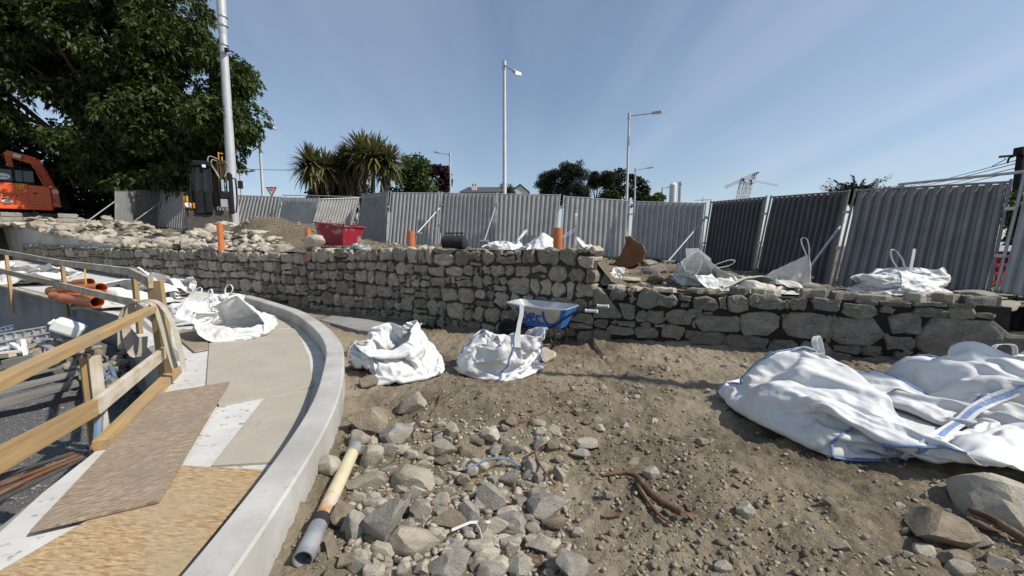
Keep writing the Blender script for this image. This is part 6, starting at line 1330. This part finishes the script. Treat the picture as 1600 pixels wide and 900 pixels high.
# ------------------------------------------------------------------ house
Y = 62; h0, h1 = PD(735, 300, Y), PD(826, 300, Y); zr = PD(800, 289.5, Y).z; ze = PD(800, 301, Y).z; zb = 1.5
rt = thing('house', 'white rendered house with dark slate roof and chimney beyond the fence', 'house', ((h0.x + h1.x) / 2, Y, zb)); w0, w1 = h0.x - 1.5, PD(801, 300, Y).x; dep = 5.
MB().box(((w0 + w1) / 2, Y + dep / 2, (zb + ze) / 2), (w1 - w0, dep, ze - zb)).build('wall', 'house_wall', rt)
mid = (w1 + h1.x) / 2; gx0, gx1 = w1 - .3, h1.x - .1
MB().hexa([(gx0, Y - .6, zb), (gx1, Y - .6, zb), (gx1, Y - .6, ze), ((gx0 + gx1) / 2 + .1, Y - .6, zr - .1), (gx0, Y - .6, ze)], [(gx0, Y + 5, zb), (gx1, Y + 5, zb), (gx1, Y + 5, ze), ((gx0 + gx1) / 2 + .1, Y + 5, zr - .1), (gx0, Y + 5, ze)]).build('gable', 'house_wall', rt)
rfm = MB().hexa([(w0 - .2, Y - .25, ze - .05), (mid, Y - .25, ze - .05), (mid, Y + 2.5, zr - .05), (w0 + .9, Y + 2.5, zr - .05)], [(w0 - .2, Y - .25, ze + .1), (mid, Y - .25, ze + .1), (mid, Y + 2.5, zr + .1), (w0 + .9, Y + 2.5, zr + .1)]).build('roof', 'slate', rt)
gm_ = (gx0 + gx1) / 2 + .1
for xa, xb in ((gx0 - .25, gm_), (gx1 + .25, gm_)): MB().hexa([(xa, Y - .75, ze - .12), (xb, Y - .75, zr - .02), (xb, Y + 5, zr - .02), (xa, Y + 5, ze - .12)], [(xa, Y - .75, ze + .02), (xb, Y - .75, zr + .12), (xb, Y + 5, zr + .12), (xa, Y + 5, ze + .02)]).build('gable_roof', 'slate', rt)
c = PD(741, 297, Y + 1); ch = MB().box((c.x, c.y, c.z - .2), (.75, .7, 1.5)).build('chimney', 'house_wall', rt)
for x in (-.2, .2): MB().tube([(c.x + x, c.y, c.z + .5), (c.x + x, c.y, c.z + .95)], .12, 10).build('chimney_pot', 'brick_red', ch)
for k in range(3): MB().box((w0 + 2 + 2.2 * k, Y - .03, (zb + ze) / 2 + .3), (1.0, .06, 1.2)).build('window', 'dark_glass', rt)

# ------------------------------------------------------------------ trees
def leaves(nr, C, D, L, W, droop=0., q=None, fold=.25):
    """rhombic leaves: centres C, directions D (unit), length L, width W -> verts, quads"""
    n = len(C); up = q.normal(size=(n, 3)) * .6 + np.array([0, 0, 1.]); S = np.cross(D, up); S /= np.linalg.norm(S, axis=1)[:, None] + 1e-9
    L = L[:, None]; W = W[:, None]; T = C + D * L; T[:, 2] -= droop * L[:, 0]
    M = C + D * L * .55; M[:, 2] -= droop * L[:, 0] * .25
    V = np.stack([C, M - S * W, T, M + S * W], 1).reshape(-1, 3); F = np.arange(4 * n).reshape(n, 4); return V, F
def blob_points(q, blobs, n, shell=(.62, 1.05), bias=.25):
    b = np.array(blobs); w = b[:, 3] ** 2; i = q.choice(len(b), n, p=w / w.sum()); d = q.normal(size=(n, 3)); d[:, 2] += bias; d /= np.linalg.norm(d, axis=1)[:, None]
    rad = b[i, 3] * q.uniform(*shell, n); sq = b[i, 4] if b.shape[1] > 4 else 1.; P_ = b[i, :3] + d * rad[:, None] * np.stack([np.ones(n), np.ones(n), np.ones(n) * sq], 1); return P_, d, i
def crown(root, blobs, n, L, W, material, seed, droop=.35, sprays=1, spread=.9, shell=(.6, 1.05), bias=.25, name='crown'):
    q = np.random.RandomState(seed); P_, d, i = blob_points(q, blobs, n, shell, bias); VV = []; FF = []; b = 0
    for k in range(sprays):
        D = d * .55 + q.normal(size=d.shape) * spread; D[:, 2] -= .15; D /= np.linalg.norm(D, axis=1)[:, None]
        V, F = leaves(None, P_ + q.normal(size=P_.shape) * .02, D, L * q.uniform(.6, 1.15, n), W * q.uniform(.7, 1.15, n), droop, q); VV.append(V); FF.append(F + b); b += len(V)
    V = np.concatenate(VV) - np.array(root.location); o = bpy.data.objects.new(name, np_mesh(name, V, np.concatenate(FF), material)); COL.objects.link(o); o.parent = root; o['kind'] = 'stuff'; return o
def limbs(root, base, top, r0, targets, name='trunk', material='bark', seed=1):
    q = random.Random(seed); base, top = Vector(base), Vector(top); MB().tube(smoothline([base, base.lerp(top, .4) + Vector((q.uniform(-.2, .2), q.uniform(-.2, .2), 0)), top], 4), [r0 * (1.25 - .6 * i / 8) for i in range(9)], 10).build(name, material, root, smooth=True)
    for t in targets:
        t = Vector(t); f = q.uniform(.35, .95); a = base.lerp(top, f); m_ = a.lerp(t, .5) + Vector((q.uniform(-.3, .3), q.uniform(-.3, .3), q.uniform(-.2, .5))); MB().tube(smoothline([a, m_, t], 4), [r0 * .45 * (1 - .8 * i / 8) for i in range(9)], 7).build('limb', material, root, smooth=True)
def inside(poly, x, y):
    c = False; j = len(poly) - 1
    for i in range(len(poly)):
        if (poly[i][1] > y) != (poly[j][1] > y) and x < (poly[j][0] - poly[i][0]) * (y - poly[i][1]) / (poly[j][1] - poly[i][1]) + poly[i][0]: c = not c
        j = i
    return c
def fill_blobs(poly, n, Y, dY, r0, r1, seed, sq=.8, inset=1.):
    q = random.Random(seed); out = []; xs = [p[0] for p in poly]; ys = [p[1] for p in poly]; t = 0
    while len(out) < n and t < n * 60:
        t += 1; x, y = q.uniform(min(xs), max(xs)), q.uniform(min(ys), max(ys)); r_ = q.uniform(r0, r1); Yq = q.uniform(Y, Y + dY); m_ = r_ * FPX / Yq * inset
        if not inside(poly, x, y) or not all(inside(poly, x + m_ * a, y + m_ * b * sq) for a, b in ((.9, 0), (-.9, 0), (0, .9), (0, -.9))): continue
        p = PD(x, y, Yq); out.append((p.x, p.y, p.z, r_, sq))
    return out
# the big horse chestnut
poly = [(-420, -420), (150, -420), (270, -170), (300, -40), (318, 5), (338, 35), (352, 90), (392, 88), (405, 140), (422, 152), (398, 178), (404, 205), (375, 232), (388, 252), (340, 268), (318, 300), (250, 312), (180, 306), (128, 300), (112, 236), (-20, 226), (-420, 230)]
bl = fill_blobs(poly, 300, 21.5, 6.5, .8, 1.9, 4, .62, .8) + fill_blobs(poly, 60, 20.6, 1.5, .55, 1.1, 14, .6, 1.) + fill_blobs([(300, -20), (345, 40), (355, 90), (395, 90), (405, 140), (424, 152), (398, 178), (402, 208), (370, 232), (388, 254), (330, 280), (280, 200)], 34, 22, 3.5, .35, .75, 9, .6, .8)
tb = PD(205, 330, 27); rt = thing('horse_chestnut_tree', 'huge dark leafy tree filling the upper left corner', 'tree', (tb.x, tb.y, 2.0))
crown(rt, bl, 95000, .33, .08, 'chestnut_leaf', 5, .38, 4, .75, (.35, 1.08), .3)
limbs(rt, (tb.x, tb.y, 2.0), (tb.x + .5, tb.y, 10), .45, [b_[:3] for b_ in bl[::14]] + [tuple(PD(330, 240, 24)), tuple(PD(345, 190, 24)), tuple(PD(380, 150, 24))], seed=3)
# hedge that closes the view under the tree
pb = [tuple(PD(x, 338 + 6 * math.sin(x), 27.)) + (1.5, 1.) for x in range(-150, 330, 24)] + [tuple(PD(x, 300 + 10 * math.sin(x), 27.5)) + (1.5, 1.) for x in range(-150, 330, 22)] + [tuple(PD(x, 262 + 8 * math.sin(x * 3), 28.5)) + (1.4, 1.) for x in range(-150, 250, 26)] + [tuple(PD(x, 225 + 8 * math.sin(x * 3), 29.)) + (1.5, 1.) for x in range(-150, 220, 30)]
c = PD(100, 330, 28); rt = thing('hedge', 'deep dark hedge under the huge leafy tree behind the fence', 'hedge', (c.x, c.y, 2)); crown(rt, pb, 26000, .36, .13, 'dark_leaf', 8, .2, 1, .9, (.3, 1.05), name='foliage')
# palms
def palm(heads, base_px, Y, label, seed, nl=230):
    q = np.random.RandomState(seed); b = PD(base_px[0], base_px[1], Y); g_ = 1.7; rt = thing('cabbage_palm', label, 'palm tree', (b.x, b.y, g_), 0, 'spiky cabbage palms beyond the fence')
    for (x, y, r_, dy) in heads:
        h = PD(x, y, Y + dy); R_ = 1.12 * r_ * Y / FPX; mid_ = Vector((b.x, b.y, g_)).lerp(h, .6) + Vector((float(q.uniform(-.2, .2)), 0, 0)); MB().tube(smoothline([Vector((b.x, b.y, g_)), mid_, h], 4), [.2, .19, .18, .17, .16, .15, .14, .13, .12], 8).build('trunk', 'bark', rt, smooth=True)
        V = []; F = []
        for k in range(nl):
            d = Vector(q.normal(size=3)); d.z = d.z * .75 + .30; d.normalize(); s_ = d.cross(Vector((0, 0, 1))); s_ = s_.normalized() if s_.length > .01 else Vector((1, 0, 0)); L = R_ * float(q.uniform(.85, 1.25)); w_ = .045 * R_; dr = float(q.uniform(.15, .55)) * (1.1 - d.z)
            pts = [h + d * .1, h + d * L * .5 + Vector((0, 0, -dr * L * .12)), h + d * L * .85 + Vector((0, 0, -dr * L * .45)), h + d * L + Vector((0, 0, -dr * L * .75))]; k0 = len(V)
            for p_, ww in zip(pts, (.5, 1, .7, .08)): V += [p_ - s_ * w_ * ww, p_ + s_ * w_ * ww]
            F += [(k0 + 2 * i, k0 + 2 * i + 1, k0 + 2 * i + 3, k0 + 2 * i + 2) for i in range(3)]
        V = [tuple(v - Vector(rt.location)) for v in V]; o = bpy.data.objects.new('crown', np_mesh('crown', V, F, 'palm_leaf')); COL.objects.link(o); o.parent = rt; o['kind'] = 'stuff'
        # dead skirt
        V = []; F = []
        for k in range(34):
            a = float(q.uniform(0, 6.28)); d = Vector((math.cos(a), math.sin(a), -1.3)).normalized(); s_ = Vector((-math.sin(a), math.cos(a), 0)); L = R_ * float(q.uniform(.5, .85)); k0 = len(V)
            for f, ww in ((.05, .6), (.5, 1), (1, .1)): p_ = h + d * L * f; V += [p_ - s_ * .035 * R_ * ww, p_ + s_ * .035 * R_ * ww]
            F += [(k0, k0 + 1, k0 + 3, k0 + 2), (k0 + 2, k0 + 3, k0 + 5, k0 + 4)]
        V = [tuple(v - Vector(rt.location)) for v in V]; o = bpy.data.objects.new('dead_leaves', np_mesh('dead_leaves', V, F, 'dry_leaf')); COL.objects.link(o); o.parent = rt; o['kind'] = 'stuff'
palm([(486, 257, 27, 0), (507, 262, 26, .5), (478, 266, 16, .5)], (508, 320), 34, 'leftmost palm of the clump with leaning heads', 2)
palm([(535, 262, 24, 0), (548, 256, 22, 1), (524, 262, 22, 1), (540, 246, 20, .5)], (556, 320), 36, 'dark palm in the middle of the clump', 3)
palm([(566, 240, 30, 0), (555, 252, 24, 1.)], (566, 320), 35, 'tallest palm of the clump', 4)
palm([(584, 247, 32, 0), (607, 252, 26, .4), (600, 262, 18, .5)], (582, 320), 33, 'right-hand palm with bare slanting trunks and big round head', 5)
def tree(name, poly, n, Y, dY, r0, r1, nl, L, W, material, base, label, seed, droop=.2, sq=.75, sprays=1, inset=.9, cat='tree', shell=(.5, 1.05), trunk=.16):
    bl = fill_blobs(poly, n, Y, dY, r0, r1, seed, sq, inset); b = PD(base[0], base[1], Y + dY / 2); g_ = 1.4; rt = thing(name, label, cat, (b.x, b.y, g_)); crown(rt, bl, nl, L, W, material, seed, droop, sprays, .9, shell)
    top_ = max(b_[2] for b_ in bl); limbs(rt, (b.x, b.y, g_), (b.x, b.y, g_ + (top_ - g_) * .7), trunk, [b_[:3] for b_ in bl[::max(1, len(bl) // 9)]], seed=seed); return rt
tree('round_tree', [(596, 330), (596, 275), (612, 252), (640, 240), (662, 246), (680, 258), (684, 300), (684, 330)], 60, 42, 4, .45, 1.1, 9000, .34, .13, 'green_leaf', (640, 320), 'dense round green tree right of the palms', 31)
tree('purple_tree', [(676, 330), (674, 262), (684, 252), (698, 256), (709, 276), (705, 300), (700, 330)], 24, 44, 2, .3, .7, 2600, .4, .16, 'purple_leaf', (692, 320), 'small dark purple-leaved tree behind the street lamp', 32)
tree('dark_shrub', [(466, 330), (470, 285), (486, 268), (520, 262), (548, 258), (575, 262), (590, 290), (590, 330)], 48, 38, 2, .4, .9, 12000, .34, .12, 'dark_leaf', (510, 320), 'dark bushy shrub under the palms', 33)
tree('pine_tree', [(868, 325), (866, 285), (872, 262), (880, 250), (898, 246), (912, 252), (924, 263), (924, 275), (905, 285), (900, 325)], 30, 46, 3, .5, 1.0, 9000, .30, .035, 'pine_leaf', (888, 322), 'tallest dark pine with a flat tufted crown', 34, .0, .6, 2, .8)
tree('pine_tree', [(832, 325), (832, 290), (846, 272), (858, 263), (872, 270), (876, 300), (872, 325)], 24, 47, 3, .5, 1.0, 7000, .30, .035, 'pine_leaf', (850, 322), 'left pine of the group by the white gable', 35, .0, .65, 2, .85)
tree('pine_tree', [(918, 300), (916, 275), (935, 266), (960, 268), (972, 276), (960, 290), (940, 296)], 18, 46, 3, .4, .8, 6000, .30, .035, 'pine_leaf', (930, 322), 'pine with a spreading limb reaching right, next to the tallest', 36, .0, .6, 2, .8)
tree('leafy_tree', [(940, 330), (945, 285), (958, 264), (974, 262), (990, 275), (1002, 280), (1018, 285), (1020, 298), (1010, 330)], 40, 48, 3, .4, .9, 5200, .36, .13, 'dark_leaf', (980, 322), 'dark leafy tree behind the tall slim street lamp', 37)
tree('shrub', [(886, 330), (888, 298), (898, 284), (910, 280), (922, 292), (928, 330)], 22, 40, 1.5, .35, .7, 5000, .42, .03, 'pine_leaf', (906, 322), 'spiky rounded shrub in front of the pines', 38, .0, .9, 1, .9, 'shrub')
tree('shrub', [(932, 330), (936, 302), (950, 292), (966, 300), (976, 330)], 18, 40, 1.5, .3, .6, 3600, .3, .11, 'green_leaf', (952, 322), 'light green shrub low before the dark leafy tree', 39, .2, .8, 1, .9, 'shrub')
tree('shrub', [(1000, 330), (1004, 306), (1018, 298), (1034, 304), (1046, 314), (1046, 330)], 20, 44, 1.5, .3, .6, 2600, .34, .12, 'green_leaf', (1022, 322), 'low green shrub left of the pale silo', 40, .2, .8, 1, .9, 'shrub')
tree('shrub', [(774, 318), (776, 294), (786, 284), (798, 288), (808, 302), (806, 318)], 14, 48, 1.5, .3, .55, 2600, .40, .05, 'green_leaf', (790, 318), 'small feathery shrub in front of the slate roof', 41, .0, .9, 1, .85, 'shrub')
tree('hedge_tree', [(1566, 430), (1572, 318), (1580, 298), (1610, 290), (1660, 300), (1660, 430)], 40, 10.5, 1, .2, .45, 7000, .16, .05, 'green_leaf', (1590, 420), 'green foliage glimpsed through the fence gap at the right', 42, .2, .9, 1, .9, 'tree', trunk=.08)
# spiky dark conifer on the right
c = PD(1338, 305, 34); rt = thing('spiky_conifer', 'spiky dark flat-topped conifer above the right fence', 'tree', (c.x, c.y, 1.1)); q = np.random.RandomState(6); V = []; F = []
for k in range(190):
    a = q.uniform(0, 6.28); el = q.uniform(-.05, .55) ** 1.0; L = q.uniform(1.0, 2.9); o0 = Vector((c.x, c.y, c.z - .35 + q.uniform(-.5, .7))); d = Vector((math.cos(a) * math.cos(el), math.sin(a) * math.cos(el) * .7, math.sin(el) * .75)); n_ = int(14 * L)
    for j in range(n_):
        f = (j + 1) / n_; p_ = o0 + d * L * f + Vector((0, 0, .10 * f * f * L)); s_ = Vector(q.normal(size=3)).normalized(); dd = (d + s_ * .75).normalized(); w_ = dd.cross(Vector((0, 0, 1))).normalized() * .07; k0 = len(V); Lf = .36 * (1.1 - .5 * f); V += [p_, p_ + dd * Lf * .5 - w_, p_ + dd * Lf, p_ + dd * Lf * .5 + w_]; F.append((k0, k0 + 1, k0 + 2, k0 + 3))
V = [tuple(Vector(v) - Vector(rt.location)) for v in V]; o = bpy.data.objects.new('crown', np_mesh('crown', V, F, 'pine_leaf')); COL.objects.link(o); o.parent = rt; o['kind'] = 'stuff'; MB().tube([(c.x, c.y, 1.1), (c.x, c.y, c.z + .6)], [.2, .1], 8).build('trunk', 'bark', rt)
for k in range(4):
    x = 1400 + 14 * k; c2 = PD(x, 296 - k * .5, 40); 
tree('conifer_tip', [(1384, 305), (1390, 292), (1404, 287), (1420, 285), (1428, 292), (1428, 305)], 10, 42, 1, .2, .35, 1300, .34, .04, 'pine_leaf', (1406, 304), 'low dark conifer tips right of the pale post', 43, .0, .6, 1, .8, 'tree', trunk=.06)
# grass tufts at the foot of the fence
def tufts():
    q = np.random.RandomState(9); n = 5200; t = q.rand(n); X = np.where(t < .6, q.uniform(1.6, 6.6, n), q.uniform(5.8, 8, n)); lineY = np.interp(X, [1.6, 4.2, 6.0, 6.7, 6.9, 7.9], [13.6, 13.1, 12.1, 9.6, 8.0, 6.2]); Yy = lineY - .15 - np.abs(q.normal(size=n)) * .5
    C = np.stack([X, Yy, upper_z(X, Yy)], 1); D = q.normal(size=(n, 3)) * .45; D[:, 2] = 1; D /= np.linalg.norm(D, axis=1)[:, None]; V, F = leaves(None, C, D, q.uniform(.05, .2, n), np.full(n, .008), .1, q); o = bpy.data.objects.new('grass', np_mesh('grass', V, F, 'green_leaf')); COL.objects.link(o); o['kind'] = 'stuff'
tufts()

# bare pole standing just outside the frame, whose thin shadow crosses the dirt
o = MB().tube([(8.25, 2.75, -.2), (8.25, 2.75, 1.4), (8.25, 2.75, 9.6)], [.12, .10, .07], 14).build('pole', 'pole_paint', smooth=True); tag(o, 'bare steel pole outside the right edge, casting the thin shadow over the dirt', 'pole')
